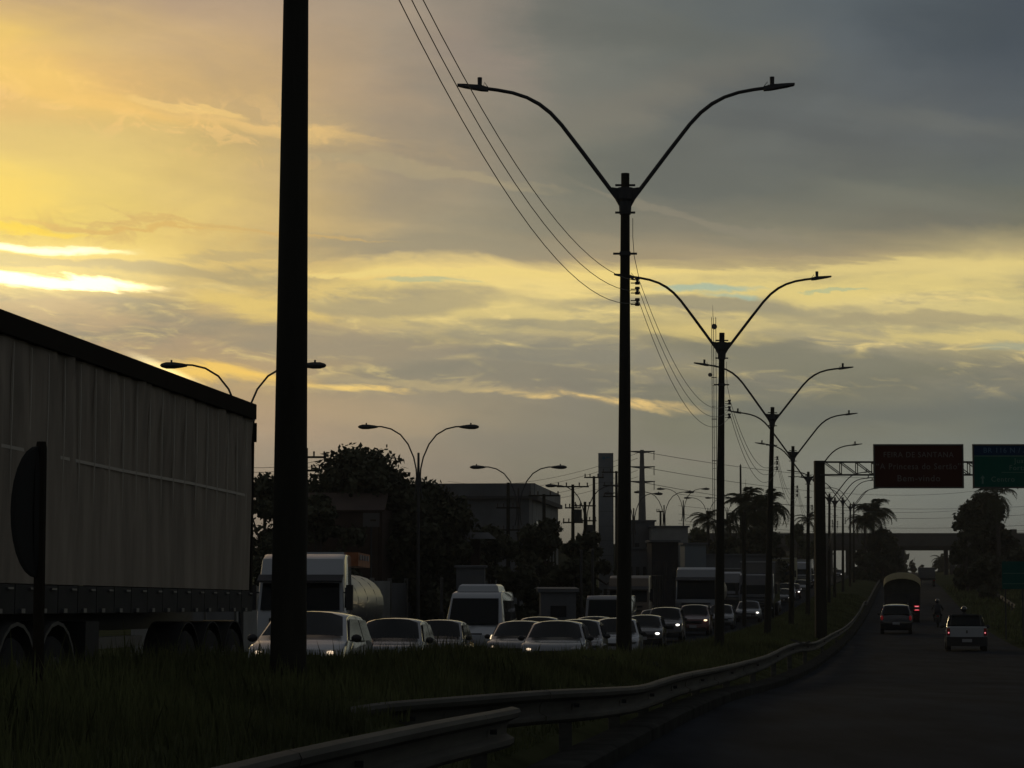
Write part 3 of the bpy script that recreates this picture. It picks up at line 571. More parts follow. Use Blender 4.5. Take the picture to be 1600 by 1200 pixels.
for (px, d, kind, pm, head, bars, lab, nm, ct) in [
    (458, 41.5, 'mpv', WHITE, (HEADDIM, HEADDIM), 0, 'white people carrier half hidden behind the big left post, headlights on', 'people_carrier', 'car'),
    (597, 53.5, 'hatch', SILV, None, 0, 'silver hatchback just right of the people carrier, below the tanker', 'hatchback_car', 'car'),
    (673, 66, 'hatch', GREY, None, 0, 'darker hatchback between the silver hatchback and the white van', 'hatchback_car', 'car'),
    (803, 69.5, 'sedan', GREY, (HEADDIM, HEADDIM), 0, 'low dark grey car with lit headlight in front of the white van', 'saloon_car', 'car'),
    (862, 62, 'wagon', SILV, (HEADDIM, HEADOFF), 0, 'silver car with wide windscreen at centre of the queue, one headlight glinting', 'estate_car', 'car'),
    (834, 84, 'hatch', DARK, None, 0, 'dark car roof showing behind the silver centre car', 'hatchback_car', 'car'),
    (958, 78, 'hatch', WHITE, None, 0, 'pale hatchback partly behind the tallest complete lamp post', 'hatchback_car', 'car'),
    (922, 92, 'sedan', SILV, None, 0, 'car roof catching light between the centre car and the pale hatchback', 'saloon_car', 'car'),
    (1003, 99, 'wagon', DARK, (HEADW, HEADW), 0, 'dark car right of the tallest post with white headlights', 'estate_car', 'car'),
    (1036, 113, 'suv', DARK, (HEADOFF, HEADW), 1, 'dark off-road car with roof rails in front of the big lorry cab', 'suv', 'car'),
    (1082, 128, 'suv', RED, (HEADOFF, HEADON), 0, 'dark red car with one bright yellow headlight beside the lamp near the mast', 'suv', 'car'),
    (1168, 160, 'sedan', SILV, (HEADOFF, HEADW), 0, 'small silver saloon with bright light standing alone near the leaning lamp', 'saloon_car', 'car'),
    (1222, 212, 'sedan', DARK, (HEADOFF, HEADW), 0, 'far dark car with one headlight right of the leaning lamp', 'saloon_car', 'car'),
    (1238, 235, 'hatch', RED, (HEADOFF, HEADW), 0, 'far reddish car with a headlight behind the fourth complete lamp', 'hatchback_car', 'car'),
    (1228, 228, 'suv', SILV, None, 0, 'far silver car in the next lane behind the dark one', 'suv', 'car'),
    (1251, 258, 'hatch', SILV, (HEADOFF, HEADW), 0, 'far pale car with headlight left of the gantry lamp', 'hatchback_car', 'car'),
    (1267, 290, 'suv', DARK, (HEADW, HEADW), 0, 'very far car with two headlights just left of the gantry post', 'suv', 'car'),
    (897, 71, 'hatch', GREY, None, 0, 'grey car tucked just right of the silver centre car, left of the tallest post', 'hatchback_car', 'car'),
    (1018, 124, 'sedan', GREY, None, 0, 'grey saloon roof showing behind the dark off-road car', 'saloon_car', 'car'),
    (1124, 142, 'hatch', SILV, None, 0, 'silver car hidden mostly by the lamp post beside the mast', 'hatchback_car', 'car'),
    (1203, 190, 'hatch', GREY, (HEADOFF, HEADDIM), 0, 'grey car right at the leaning lamp post', 'hatchback_car', 'car'),
    (1309, 400, 'hatch', DARK, (HEADW, HEADW), 0, 'tiny farthest car with lights beneath the overpass', 'hatchback_car', 'car')]:
    o = place(nm, px, d, lab, ct, JG, yaw=float(np.interp(d, [60, 130], [.075, .03]))); car_shape(o, kind, pm, head, bars=bool(bars))

# right-hand carriageway, seen from behind
o = place('suv', 1399, 131, 'dark compact off-road car seen from behind, following the covered lorry', 'car', rev=4.3); car_shape(o, 'suv', DARK, None, TAILDIM, bars=True, plate_rear=True)
def pickup():
    L = 4.45; o = place('pickup_truck', 1509, 96, 'white compact pickup seen from behind in the right lane, tail lights lit', 'pickup', rev=L)
    w = .83; H = 1.5; prof = [(0.03,.30),(0,.5),(.1,.78),(.4,.86),(1.0,.92),(1.7,1.42),(1.95,1.48),(2.45,1.48),(2.62,1.42),(2.82,1.04),(L-.02,1.04),(L,.95),(L,.62),(L-.06,.5)]+[(3.98,.3)]+arch(3.6,.36,.25)+arch(.8,.36,.25)+[(.35,.25)]
    shell(prof, wprof(w, .95, H, .15), .04, .03).build('body', WHITE, o, True)
    MB().box((0,3.6,1.0), (1.4,1.5,.02)).build('bed_cover', BLK, o)
    q_ = [((.79),2.87,1.04),(-.79,2.87,1.04),(-.66,2.66,1.47),(.66,2.66,1.47)]; quadn(q_, .05).build('rear_window', GLASS, o)
    MB().box((0,L+.02,.8), (1.36,.03,.42)).build('tailgate', WHITE, o); MB().box((0,L+.04,.82), (.06,.03,.12)).build('latch', BLK, o)
    MB().box((0,L+.05,.42), (1.66,.16,.38)).build('bumper', BLK, o); MB().box((0,L+.15,.46), (.4,.02,.13)).build('licence_plate', PLATE, o)
    MB().tube([(-.62,3.0,1.06),(-.58,2.8,1.5),(.58,2.8,1.5),(.62,3.0,1.06)], .03, 6).build('roll_bar', BLK, o, True)
    for s in (-1, 1):
        t = MB().box((s*.75,L+.01,.82), (.13,.06,.3)).build('tail_light', TAILOFF, o); MB().ball((s*.74,L+.04,.78), (.03,.03,.03), 8, 5).build('lit_bulb', TAILHOT, t, True)
        MB().ball((s*.95,1.4,1.0), (.1,.06,.08), 8, 5).build('wing_mirror', BLK, o, True)
        quadn([(s*.82,1.35,1.0),(s*.82,2.6,1.0),(s*.7,2.45,1.38),(s*.7,1.75,1.38)], .01, s < 0).build('side_window', GLASS, o)
        for yw in (.8, 3.6): wheel(o, s*.74, yw, .31, .2)
pickup()
def covered_truck():
    L = 8.5; o = place('covered_lorry', 1409, 160, 'lorry with rounded pale-edged tarpaulin cover seen from behind, brake lights glowing red', 'lorry', rev=L)
    w = 1.22; n = 14
    def ringy(y, k=1., dz=0.): return [(-w*k,y,1.05),(-w*1.02*k,y,2.7+dz)]+[(w*1.02*k*math.cos(PI-PI*i/n), y, 2.7+dz+.42*k*math.sin(PI*i/n)) for i in range(1, n)]+[(w*1.02*k,y,2.7+dz),(w*k,y,1.05)]
    MB().loft([ringy(2.4), ringy(L-.25)]).build('tarpaulin', mat('canvas', (.03,.03,.025), .8, nscale=3, namp=.3), o, True)
    r2 = [[(1.03*w*math.cos(PI-PI*i/n), y, 2.66+.66*math.sin(PI*i/n)) for i in range(n+1)]+[(1.0*w*math.cos(PI*i/n), y, 2.50+.58*math.sin(PI*i/n)) for i in range(n+1)] for y in (L-.9, L+.02)]
    r2 = [[(1.04*w*math.cos(PI-PI*i/n), y, zt+.60*math.sin(PI*i/n)) for i in range(n+1)]+[(1.03*w*math.cos(PI*i/n), y, zt-.05+.58*math.sin(PI*i/n)) for i in range(n+1)] for y, zt in ((L-1.4,2.86),(L-.6,2.80),(L+.02,2.50))]
    pc_ = mat('pale_canvas', (.62,.58,.42), .5, nscale=4, namp=.3); pb = pc_.node_tree.nodes['Principled BSDF']; pb.inputs['Transmission Weight'].default_value = 0
    tl = pc_.node_tree.nodes.new('ShaderNodeBsdfTranslucent'); tl.inputs[0].default_value = (.8,.75,.5,1); ms = pc_.node_tree.nodes.new('ShaderNodeMixShader'); ms.inputs[0].default_value = .75
    pc_.node_tree.links.new(pb.outputs[0], ms.inputs[1]); pc_.node_tree.links.new(tl.outputs[0], ms.inputs[2]); pc_.node_tree.links.new(ms.outputs[0], pc_.node_tree.nodes['Material Output'].inputs[0])
    MB().loft(r2).build('cover_hood', pc_, o, True)
    MB().box((0,L-2.9,1.0), (2.3,6.5,.18)).build('chassis', BLK, o); MB().box((0,L-.1,1.55), (2.3,.06,.9)).build('tailgate', DARK, o)
    MB().box((0,1.1,1.7), (2.3,2.1,2.0)).build('cab', DARK, o)
    MB().box((0,L-.05,.62), (2.2,.12,.14)).build('bumper', BLK, o)
    for s in (-1, 1):
        t = MB().box((s*.98,L+.0,1.0), (.34,.08,.34)).build('tail_light', TAILON, o)
        for z in (.9, 1.12): MB().box((s*.98,L+.05,z), (.24,.03,.06)).build('lit_strip', TAILHOT, t)
        for yw in (1.0, L-2.6, L-1.35): wheel(o, s*.95, yw, .48, .42 if yw > 2 else .28)
        MB().box((s*.95,L-.62,.55), (.45,.03,.5)).build('mud_flap', RUB, o)
covered_truck()
o = place('flatbed_lorry', 1448, 300, 'distant low lorry ahead of the covered one, nearly black', 'lorry', rev=7)
MB().box((0,1.2,1.6), (2.2,2.0,1.7)).build('cab', GREY, o); MB().box((0,4.7,1.0), (2.2,4.6,.25)).build('load_bed', DARK, o); MB().box((0,5,1.5), (2.1,3.8,.8)).build('cargo_box', GREY, o)
for s in (-1, 1):
    for yw in (1.2, 5.2): wheel(o, s*.9, yw, .42, .3)
    MB().box((s*.9,7.0,.8), (.2,.05,.15)).build('tail_light', TAILOFF, o)

# white minibus
o = place('white_van', 736, 77, 'white minibus with roof air unit and dark windscreen, headlight lit', 'van', JG, yaw=.06); w = .98; H = 2.42; L = 5.6
prof = [(0.05,.35),(0,.55),(.05,.95),(.35,1.12),(.75,1.26),(1.35,2.2),(1.6,2.36),(2.2,H),(L-.3,H),(L-.05,H-.15),(L,1.2),(L,.5)]+[(4.85,.3)]+arch(4.4,.4,.28)+arch(.95,.4,.28)+[(.4,.3)]
wf = wprof(w, 1.2, H, .14); shell(prof, wf, .05, .05).build('body', WHITE, o, True)
quadn([(-.84,.70,1.31),(.84,.70,1.31),(.78,1.28,2.16),(-.78,1.28,2.16)], .03).build('windscreen', GLASS, o)
rings = [[(sx_*x, y, z) for sx_, y in ((-1,y0),(1,y0),(1,y1),(-1,y1))] for x, y0, y1, z in ((.72,1.9,3.9,H-.02),(.66,2.0,3.8,H+.18),(.58,2.15,3.6,H+.24))]; MB().loft(rings).build('roof_air_unit', WHITE, o)
for s in (-1, 1):
    for ya, yb in ((1.5,2.5),(2.6,3.8),(3.9,5.2)):
        quadn([(s*wf(1.35),ya,1.35),(s*wf(1.35),yb,1.35),(s*wf(2.1),yb,2.1),(s*wf(2.1),ya+(.25 if ya < 2 else 0),2.1)], .008, s < 0).build('side_window', GLASS, o)
    MB().box((s*1.14,1.1,1.55), (.16,.1,.34)).build('wing_mirror', BLK, o); MB().ball((s*.74,.14,.86), (.16,.1,.12), 10, 6).build('headlight', HEADON if s > 0 else HEADOFF, o, True)
    for yw in (.95, 4.4): wheel(o, s*.88, yw, .35, .22)
MB().box((0,.12,.98), (.7,.06,.07)).build('grille', BLK, o); MB().box((0,-.0,.5), (1.7,.1,.2)).build('bumper', BLK, o)

def lorry_cab(o, pm, w=1.25, H=3.6, sleeper=True, visor=True, lights=None, zl=.5):
    prof = [(0.05,zl),(0,.9),(.0,1.5),(.1,1.75),(.28,H-.75),(.42,H-.5),(.6,H-.15),(1.0,H),(2.2,H),(2.25,H-.2),(2.25,1.1),(1.6,1.1)]+arch(1.3,.5,zl+.1)
    shell(prof, lambda z: w-.06*max(0,(z-1.8)/(H-1.8)), .07, .05).build('cab', pm, o, True)
    quadn([(-(w-.1),.10,1.78),(w-.1,.10,1.78),(w-.14,.28,H-.88),(-(w-.14),.28,H-.88)], .03).build('windscreen', GLASS, o)
    if visor: MB().loft([[(x,y+.06*abs(x)/w,z) for y, z in ((-.12,H-.86),(.22,H-.66),(.22,H-.62),(-.12,H-.80))] for x in (-w+.02,-w*.5,0,w*.5,w-.02)]).build('sun_visor', GLASS if 0 else BLK, o)
    for z in (.75, 1.0, 1.25, 1.5): MB().box((0,-.0,z), (w*1.4,.08,.1)).build('grille_bar', BLK, o)
    MB().box((0,-.05,.55), (2*w-.1,.25,.3)).build('bumper', pm, o)
    for s in (-1, 1):
        MB().box((s*(w+.16),.32,2.15), (.2,.14,.75)).build('wing_mirror', BLK, o); MB().bar((s*(w-.02),.32,2.3), (s*(w+.12),.32,2.3), .04).build('mirror_arm', BLK, o)
        quadn([(s*w,.45,1.85),(s*w,1.25,1.85),(s*(w-.03),1.25,H-1.0),(s*(w-.03),.6,H-1.0)], .012, s < 0).build('side_window', GLASS, o)
        MB().ball((s*(w-.25),-.06,.72), (.2,.08,.1), 10, 5).build('headlight', lights or HEADOFF, o, True)
        wheel(o, s*(w-.18), 1.3, .5, .3)
def tank(o, y0, y1, r, zc, m, n=22, flat=1.0, nb=8):
    L = y1-y0; st_ = [(0,.25),(.06,.6),(.18,.85),(.35,.97),(.5,1)]; ys = [(y0+a, k) for a, k in st_]+[(y1-a, k) for a, k in st_[::-1]]
    MB().loft([[(r*k*math.cos(2*PI*i/n), y, zc+r*flat*k*math.sin(2*PI*i/n)) for i in range(n)] for y, k in ys]).build('tank', m, o, True)
    for k in range(1, nb):
        y = y0+L*k/nb; MB().tube([(0,y-.03,zc),(0,y+.03,zc)], r*1.008, n).build('tank_band', m, o, True)
# tanker behind the people carrier
CHROME = mat('brushed_aluminium', (.42,.42,.39), .34, .9, nscale=2, namp=.1)
o = place('tanker_lorry', 468, 68, 'white-cabbed lorry with shiny cylindrical tank and orange board, behind the big left post', 'tanker lorry', JG, yaw=.10)
lorry_cab(o, WHITE, 1.28, 3.45); tank(o, 3.2, 12.6, 1.02, 1.98, CHROME, nb=4)
MB().box((0,2.75,3.0), (1.9,.5,1.1)).build('roof_fairing', WHITE, o)
bo = MB().box((.35,4.6,3.35), (1.9,2.8,.42)).build('orange_side_board', mat('orange_board', (.35,.12,.04), .6, nscale=3, namp=.3), o)
for k in range(4): MB().box((1.32,3.6+k*.6,3.42), (.03,.24,.16)).build('cleat', PLATE, bo)
for yw in (3.6, 8.8, 10.0): 
    for s in (-1, 1): wheel(o, s*1.05, yw, .5, .4)
MB().box((0,7.0,.9), (1.0,8.5,.2)).build('chassis', BLK, o)
# vans and lorries farther along the queue
o = place('box_van', 945, 104, 'dark square-fronted van behind the tallest post', 'van', JG)
prof = [(0,.4),(0,1.15),(.12,1.3),(.35,2.15),(.6,2.3),(4.4,2.3),(4.5,2.2),(4.5,.4)]; shell(prof, lambda z: .95-.05*max(0,z-1.2), .04, .05).build('body', GREY, o, True)
quadn([(-.8,.12,1.32),(.8,.12,1.32),(.76,.34,2.1),(-.76,.34,2.1)], .03).build('windscreen', GLASS, o)
for s in (-1, 1):
    MB().box((s*1.05,.4,1.6), (.14,.1,.3)).build('wing_mirror', BLK, o)
    for yw in (.9, 3.7): wheel(o, s*.82, yw, .33, .22)
o = place('tipper_lorry', 981, 136, 'dark lorry with brownish high cab right behind the tallest post', 'lorry', JG)
lorry_cab(o, mat('paint_brown', (.12,.085,.05), .35, coat=.4), 1.22, 3.3, visor=True)
MB().loft([[(-1.2,y,1.3),(1.2,y,1.3),(1.25,y,3.3),(-1.25,y,3.3)] for y in (2.6, 8.6)]).build('tipper_body', BOARD, o)
for k in range(6): MB().box((1.28,3.0+k*1.0,2.3), (.06,.1,2.0)).build('side_rib', BOARD, o)
for s in (-1, 1):
    for yw in (5.8, 7.0): wheel(o, s*1.0, yw, .5, .4)
o = place('semi_lorry', 1087, 148, 'large silver-grey lorry cab with dark sun visor facing us near the radio mast', 'lorry', JG)
lorry_cab(o, SILV, 1.33, 3.8); tank(o, 3.2, 12, 1.15, 2.2, mat('dull_tank', (.28,.27,.24), .4, .7)); MB().box((0,7.5,.95), (1.0,9.5,.2)).build('chassis', BLK, o)
for k in range(4): MB().box((-.25+k*.17,-.14,3.02), (.1,.04,.05)).build('roof_marker', HEADOFF, o)
for s in (-1, 1):
    for yw in (4, 9.6, 10.8): wheel(o, s*1.05, yw, .5, .4)
def box_lorry(px, d, lab, H, w, pm, bm, L=9, nm='box_lorry'):
    o = place(nm, px, d, lab, 'lorry', JG); lorry_cab(o, pm, w, min(H, 3.3), visor=False)
    MB().loft([[(-w,y,1.1),(w,y,1.1),(w,y,H),(-w,y,H)] for y in (2.4, L)]).build('cargo_box', bm, o)
    MB().box((0,2.37,H-.05), (2*w+.04,.06,.1)).build('roof_edge', PLATE, o)
    for s in (-1, 1):
        for yw in (L-2.4, L-1.3): wheel(o, s*(w-.22), yw, .5, .4)
    return o
box_lorry(1181, 172, 'dark box lorry between the mast lamp and the leaning lamp', 4.2, 1.3, DARK, GREY)
box_lorry(1142, 186, 'grey box lorry behind the silver-grey cab', 3.6, 1.25, GREY, GREY)
box_lorry(1222, 262, 'lorry with yellowish roof edge right of the leaning lamp', 3.9, 1.3, GREY, mat('cream_box', (.3,.28,.16), .6))
box_lorry(1250, 285, 'pale box lorry between the two lamps before the gantry', 3.6, 1.3, SILV, WHITE)
box_lorry(1272, 330, 'distant pale lorry at the gantry post', 3.2, 1.2, SILV, SILV)

# ------------------------------------------------------------------ curtain-sided lorry at the left
rear = at(390, 922, 33.6); ys_ = math.atan2(1.30, 10.6); LT = 12.4
dirv = Vector((math.sin(ys_), math.cos(ys_), 0)); side = Vector((math.cos(ys_), -math.sin(ys_), 0))
org = Vector((rear.x, rear.y, 0))-dirv*LT-side*1.3; pitch = -.021; org.z = rear.z-1.55+LT*.021
o = thing('curtain_sided_lorry', org, 'large curtain-sided lorry trailer filling the left edge, greyish brown curtain under a dark roof rail', 'lorry')
o.rotation_euler = (Matrix.Rotation(-ys_, 3, 'Z') @ Matrix.Rotation(pitch, 3, 'X')).to_euler()
nz = 13; ny = 260; zz0, zz1 = 1.55, 4.07; b = MB(); vs = []
ph = [random.random()*6 for _ in range(40)]
for i in range(ny+1):
    y = .05+(LT-.1)*i/ny
    for j in range(nz+1):
        t = j/nz; z = zz0+(zz1-zz0)*t; s_ = (y/.56) % 1; pk = ph[int(y/.56) % 40]
        x = 1.29 - .016*math.sin(PI*s_)*(.4+.6*t) + .014*math.sin(y*9+z*2.2+pk)*(t**2) + .007*math.sin(y*2.1+pk*.3)+.02*(1-abs(2*t-1))*math.sin(y*.55+.6)
        x += .045*max(0, math.sin((y*1.0+z*.55)*4.2+pk))**6*(t**1.5)
        vs.append((x, y, z))
b.add(vs, [(i*(nz+1)+j, (i+1)*(nz+1)+j, (i+1)*(nz+1)+j+1, i*(nz+1)+j+1) for i in range(ny) for j in range(nz)]); cu = b.build('curtain', TARP, o, True)
k = 0; y = .3
while y < LT-.15:
    MB().tube([(1.298,y+.012*math.sin(z*3+y),z) for z in (2.45,2.7,3.0,3.4,3.7,4.0)], [.002,.007,.012,.014,.013,.008], 4).build('curtain_seam', SEAM, cu, True); y += .56; k += 1
MB().add([v for yy in (0.1, 3, 6, 9, LT-.1) for v in ((1.300, yy, 2.90+.02*math.sin(yy)), (1.300, yy, 2.935+.02*math.sin(yy)))], [(2*i, 2*i+2, 2*i+3, 2*i+1) for i in range(4)]).build('horizontal_welt', SEAM, cu)
MB().box((1.31,LT/2,4.15), (.09,LT+.06,.22)).build('roof_rail', TRIM, o); MB().box((0,LT/2,4.22), (2.5,LT,.05)).build('roof', TRIM, o)
MB().box((-1.28,LT/2,2.9), (.05,LT,2.6)).build('far_curtain', TARP, o); MB().box((0,.03,2.9), (2.5,.05,2.6)).build('headboard', BOARD, o)
MB().box((1.27,LT+.02,2.82), (.1,.09,2.7)).build('rear_post', TRIM, o); MB().box((0,LT+.01,2.85), (2.4,.05,2.7)).build('rear_door', BOARD, o)
MB().box((1.32,LT-.03,4.05), (.04,.1,.06)).build('corner_lamp', PLATE, o); MB().box((1.33,LT+.06,3.85), (.04,.05,.28)).build('door_hinge', TRIM, o)
MB().box((0,LT/2,1.5), (2.5,LT,.08)).build('floor_bed', BLK, o)
y = .1
while y < LT-.4:
    p = MB().box((1.285,y+.345,1.39), (.05,.665,.30)).build('side_board', BOARD, o)
    MB().box((1.325,y+.18,1.27), (.035,.11,.045)).build('buckle', RIM, p); MB().box((1.32,y+.5,1.50), (.03,.16,.02)).build('hook', RIM, p); y += .69
MB().box((0,LT/2+.5,1.12), (.9,LT-1,.22)).build('chassis', BLK, o)
MB().box((1.2,5.75,.90), (.2,2.2,.13)).build('side_guard', mat('worn_aluminium', (.13,.125,.11), .6, .2), o); MB().box((1.15,4.75,.9), (.35,.5,.5)).build('tool_box', BOARD, o)
for yw in (9.0, 10.25, 11.5):
    for s in (-1, 1): wheel(o, s*1.08, yw, .5, .42)
    MB().loft([[(x, yw+.62*math.cos(a), .5+.62*math.sin(a)) for x in (.85,1.3)]+[(x, yw+.60*math.cos(a), .5+.60*math.sin(a)) for x in (1.3,.85)] for a in [PI*.08+PI*.84*i/10 for i in range(11)]]).build('mudguard', BOARD, o, True)
MB().box((1.1,9.65,.55), (.4,.02,.3)).build('mud_flap', SEAM, o); MB().box((1.1,10.9,.55), (.4,.02,.3)).build('mud_flap', SEAM, o)
MUD = mat('mudguard_plastic', (.09,.088,.08), .6)
for yw in (2.3, 3.6):
    for s in (-1, 1): wheel(o, s*1.02, yw, .5, .5)
    for s in (-1, 1):
        MB().loft([[(s*x, yw+.66*math.cos(a), .5+.66*math.sin(a)) for x in (.8,1.3)]+[(s*x, yw+.62*math.cos(a), .5+.62*math.sin(a)) for x in (1.3,.8)] for a in [PI*i/10 for i in range(11)]]).build('mudguard', MUD, o, True)
prof = [(-2.7,.6),(-2.75,1.1),(-2.7,1.6),(-2.4,2.9),(-2.1,3.5),(-1.6,3.75),(-.6,3.8),(-.5,3.7),(-.5,1.0),(-1.0,.9)]; shell([(y+0,z) for y, z in prof], lambda z: 1.24, .05, .05).build('cab', WHITE, o, True)
for s in (-1, 1): wheel(o, s*1.05, -1.6, .5, .3)
MB().box((0,1.2,.85), (.9,5.4,.2)).build('tractor_frame', BLK, o)

# ------------------------------------------------------------------ riders
def skin_body(name, pts, edges, m, parent):
    me = bpy.data.meshes.new(name); me.from_pydata([p[:3] for p in pts], edges, []); me.materials.append(m); ob = link(name, me, parent)
    md = ob.modifiers.new('skin', 'SKIN'); 
    if not me.skin_vertices: pass
    sv_ = me.skin_vertices[0].data if me.skin_vertices else None
    if sv_:
        for i, p in enumerate(pts): sv_[i].radius = (p[3], p[3]*.85)
        sv_[0].use_root = True
    sb = ob.modifiers.new('sub', 'SUBSURF'); sb.levels = 1; sb.render_levels = 1
    return ob
def rider_on_bike(px, d, label1, label2, pm):
    m = place('motorcycle', px, d, label2, 'motorcycle', rev=2.0)
    for yw in (.35, 1.65):
        MB().loft([[(x, yw+r*math.cos(a), .3+r*math.sin(a)) for x, r in ((-.05,.29),(.05,.29),(.04,.22),(-.04,.22))] for a in [2*PI*i/16 for i in range(17)]], cap=False).build('tyre', RUB, m, True)
    MB().tube([(0,.35,.3),(0,.55,.75),(0,1.0,.8),(0,1.65,.32)], .04, 6).build('frame', BLK, m, True); MB().ball((0,.8,.82), (.14,.3,.14)).build('fuel_tank', pm, m, True)
    MB().box((0,1.35,.8), (.24,.7,.1)).build('seat', BLK, m); MB().box((0,1.0,.45), (.28,.4,.35)).build('engine', STEEL, m)
    MB().tube([(-.36,.62,1.05),(0,.5,1.0),(.36,.62,1.05)], .018, 6).build('handlebar', STEEL, m, True); MB().box((0,1.98,.72), (.14,.05,.08)).build('tail_light', TAILOFF, m)
    for s in (-1, 1): MB().tube([(s*.34,.6,1.05),(s*.42,.58,1.22)], .012, 4).build('mirror_stem', BLK, m)
    p = thing('person', m.location.copy(), label1, 'person', 'motorcycle riders on the right-hand carriageway'); p.rotation_euler = m.rotation_euler
    pts = [(0,1.25,.92,.15),(0,1.18,1.12,.145),(0,1.08,1.32,.165),(0,1.02,1.45,.10),(0,.99,1.53,.06),(0,.97,1.64,.10)]
    ed = [(0,1),(1,2),(2,3),(3,4),(4,5)]
    for s in (-1, 1):
        k = len(pts); pts += [(s*.2,1.04,1.40,.075),(s*.34,.92,1.18,.055),(s*.35,.66,1.10,.04),(s*.34,.6,1.07,.035)]; ed += [(2,k),(k,k+1),(k+1,k+2),(k+2,k+3)]
        k = len(pts); pts += [(s*.15,1.15,.88,.11),(s*.24,.8,.78,.085),(s*.2,1.0,.42,.06),(s*.2,.9,.34,.05)]; ed += [(0,k),(k,k+1),(k+1,k+2),(k+2,k+3)]
    skin_body('body', pts, ed, mat('dark_clothes', (.03,.03,.033), .85), p)
    h = MB().ball((0,.97,1.66), (.14,.16,.15), 12, 8).build('helmet', paint('helmet', (.02,.02,.022)), p, True)
    MB().box((0,.82,1.66), (.2,.03,.1)).build('visor', GLASS, h)
rider_on_bike(1464, 147, 'distant motorcyclist in dark clothes riding between the covered lorry and the pickup', 'dark motorcycle ridden in the gap between the two lanes', DARK)
rider_on_bike(1506, 107, 'motorcyclist with glinting helmet showing above the pickup roof', 'motorcycle hidden ahead of the white pickup', GREY)

# ------------------------------------------------------------------ gantry and signs
D = 108; gz = zg(D)
def text(body, size, loc, m, parent, align='CENTER', name='lettering', rot=(PI/2,0,0), sx=1.0):
    c = bpy.data.curves.new(name, 'FONT'); c.body = body; c.size = size; c.align_x = align; c.align_y = 'CENTER'; c.extrude = .004; c.resolution_u = 3; c.space_character = 1.12
    t = bpy.data.objects.new('tmp', c); COL.objects.link(t); dg = bpy.context.evaluated_depsgraph_get(); me = bpy.data.meshes.new_from_object(t.evaluated_get(dg)); bpy.data.objects.remove(t)
    me.materials.clear(); me.materials.append(m); ob = link(name, me, parent); ob.location = loc; ob.rotation_euler = rot; ob.scale = (sx,1,1); return ob
top = at(1280, 720, D); gt = thing('gantry', (top.x, D, gz), 'concrete gantry post with a lattice beam reaching right over the road', 'sign gantry'); H = top.z-gz
b = MB(); wv = .23; b.loft([[(-w_,-w_,z),(w_,-w_,z),(w_,w_,z),(-w_,w_,z)] for w_, z in ((.26,-.3),(.23,H))]); b.build('post', POLE, gt)
y1_, y2_ = at(1290, 722, D).z-gz, at(1290, 742, D).z-gz; LB = 12.2
for dy in (-.3, .3):
    for z in (y1_, y2_): MB().box((LB/2,dy,z), (LB,.06,.06)).build('chord', STEEL, gt)
x = .25; s_ = 0
while x < LB-.5:
    for dy in (-.3, .3):
        MB().bar((x+.75,dy,y1_), (x+.75,dy,y2_), .04).build('vertical_brace', STEEL, gt); MB().bar((x,dy,y1_-.02), (x+.75,dy,y2_+.02), .04).build('diagonal_brace', STEEL, gt)
    MB().bar((x+.75,-.3,y1_), (x+.75,.3,y1_), .03).build('cross_brace', STEEL, gt); x += .75
b = MB(); b.loft([[(-w_+LB,-w_,z),(w_+LB,-w_,z),(w_+LB,w_,z),(-w_+LB,w_,z)] for w_, z in ((.26,-.3),(.23,H))]); b.build('post', POLE, gt)
LET = mat('faded_lettering', (.17,.15,.14), .7); LETG = mat('faded_green_lettering', (.13,.24,.19), .7)
def board(x0, y0, x1, y1, label, m, name='road_sign'):
    a = at(x0, y1, D-.45); c = at(x1, y0, D-.45); w_ = c.x-a.x; h_ = c.z-a.z
    s_ = thing(name, ((a.x+c.x)/2, D-.45, a.z), label, 'road sign'); MB().box((0,0,h_/2), (w_,.05,h_)).build('panel', m, s_)
    fr = MB(); t = .07
    for (cx_, cz, ww, hh_) in ((0,t/2,w_,t),(0,h_-t/2,w_,t),(-w_/2+t/2,h_/2,t,h_-2*t),(w_/2-t/2,h_/2,t,h_-2*t)): fr.box((cx_,-.035,cz), (ww,.05,hh_))
    fr.build('frame', mat('sign_frame', (.07,.068,.06), .6), s_); return s_, w_, h_
s_, w_, h_ = board(1365, 694, 1505, 763, 'brown overhead sign reading FEIRA DE SANTANA', mat('brown_sign', (.06,.016,.011), .8, spec=.1))
text('FEIRA DE SANTANA', .36, (0,-.032,h_*.755), LET, s_, sx=.93); text('\u201cA Princesa do Sert\u00e3o\u201d', .40, (0,-.032,h_*.49), LET, s_, sx=.93); text('Bem-vindo', .42, (0,-.032,h_*.22), LET, s_)
s_, w_, h_ = board(1520, 694, 1672, 763, 'green overhead sign with a blue top band at the right edge', mat('green_sign', (.003,.10,.068), .8, spec=.1))
MB().box((0,-.03,h_*.855), (w_-.16,.012,h_*.22)).build('blue_band', mat('blue_panel', (.003,.035,.09), .8, spec=.1), s_)
MB().box((0,-.03,h_*.73), (w_-.16,.012,.03)).build('divider_line', LETG, s_); MB().box((.6,-.03,h_*.36), (w_-1.5,.012,.02)).build('divider_line', LETG, s_)
LETB = mat('faded_blue_lettering', (.08,.18,.28), .7)
text('BR 116 N / ANEL', .34, (-w_/2+.5,-.042,h_*.855), LETB, s_, 'LEFT'); text('Juazeiro', .33, (-w_/2+1.95,-.032,h_*.62), LETG, s_, 'LEFT'); text('Fortaleza', .33, (-w_/2+1.7,-.032,h_*.46), LETG, s_, 'LEFT'); text('Centro', .34, (-w_/2+.85,-.032,h_*.2), LETG, s_, 'LEFT')
MB().add([(-w_/2+x,-.034,h_*.2+z) for x, z in ((.42,-.2),(.50,-.2),(.50,.05),(.57,.05),(.46,.2),(.35,.05),(.42,.05))], [tuple(range(7))]).build('arrow', LETG, s_)
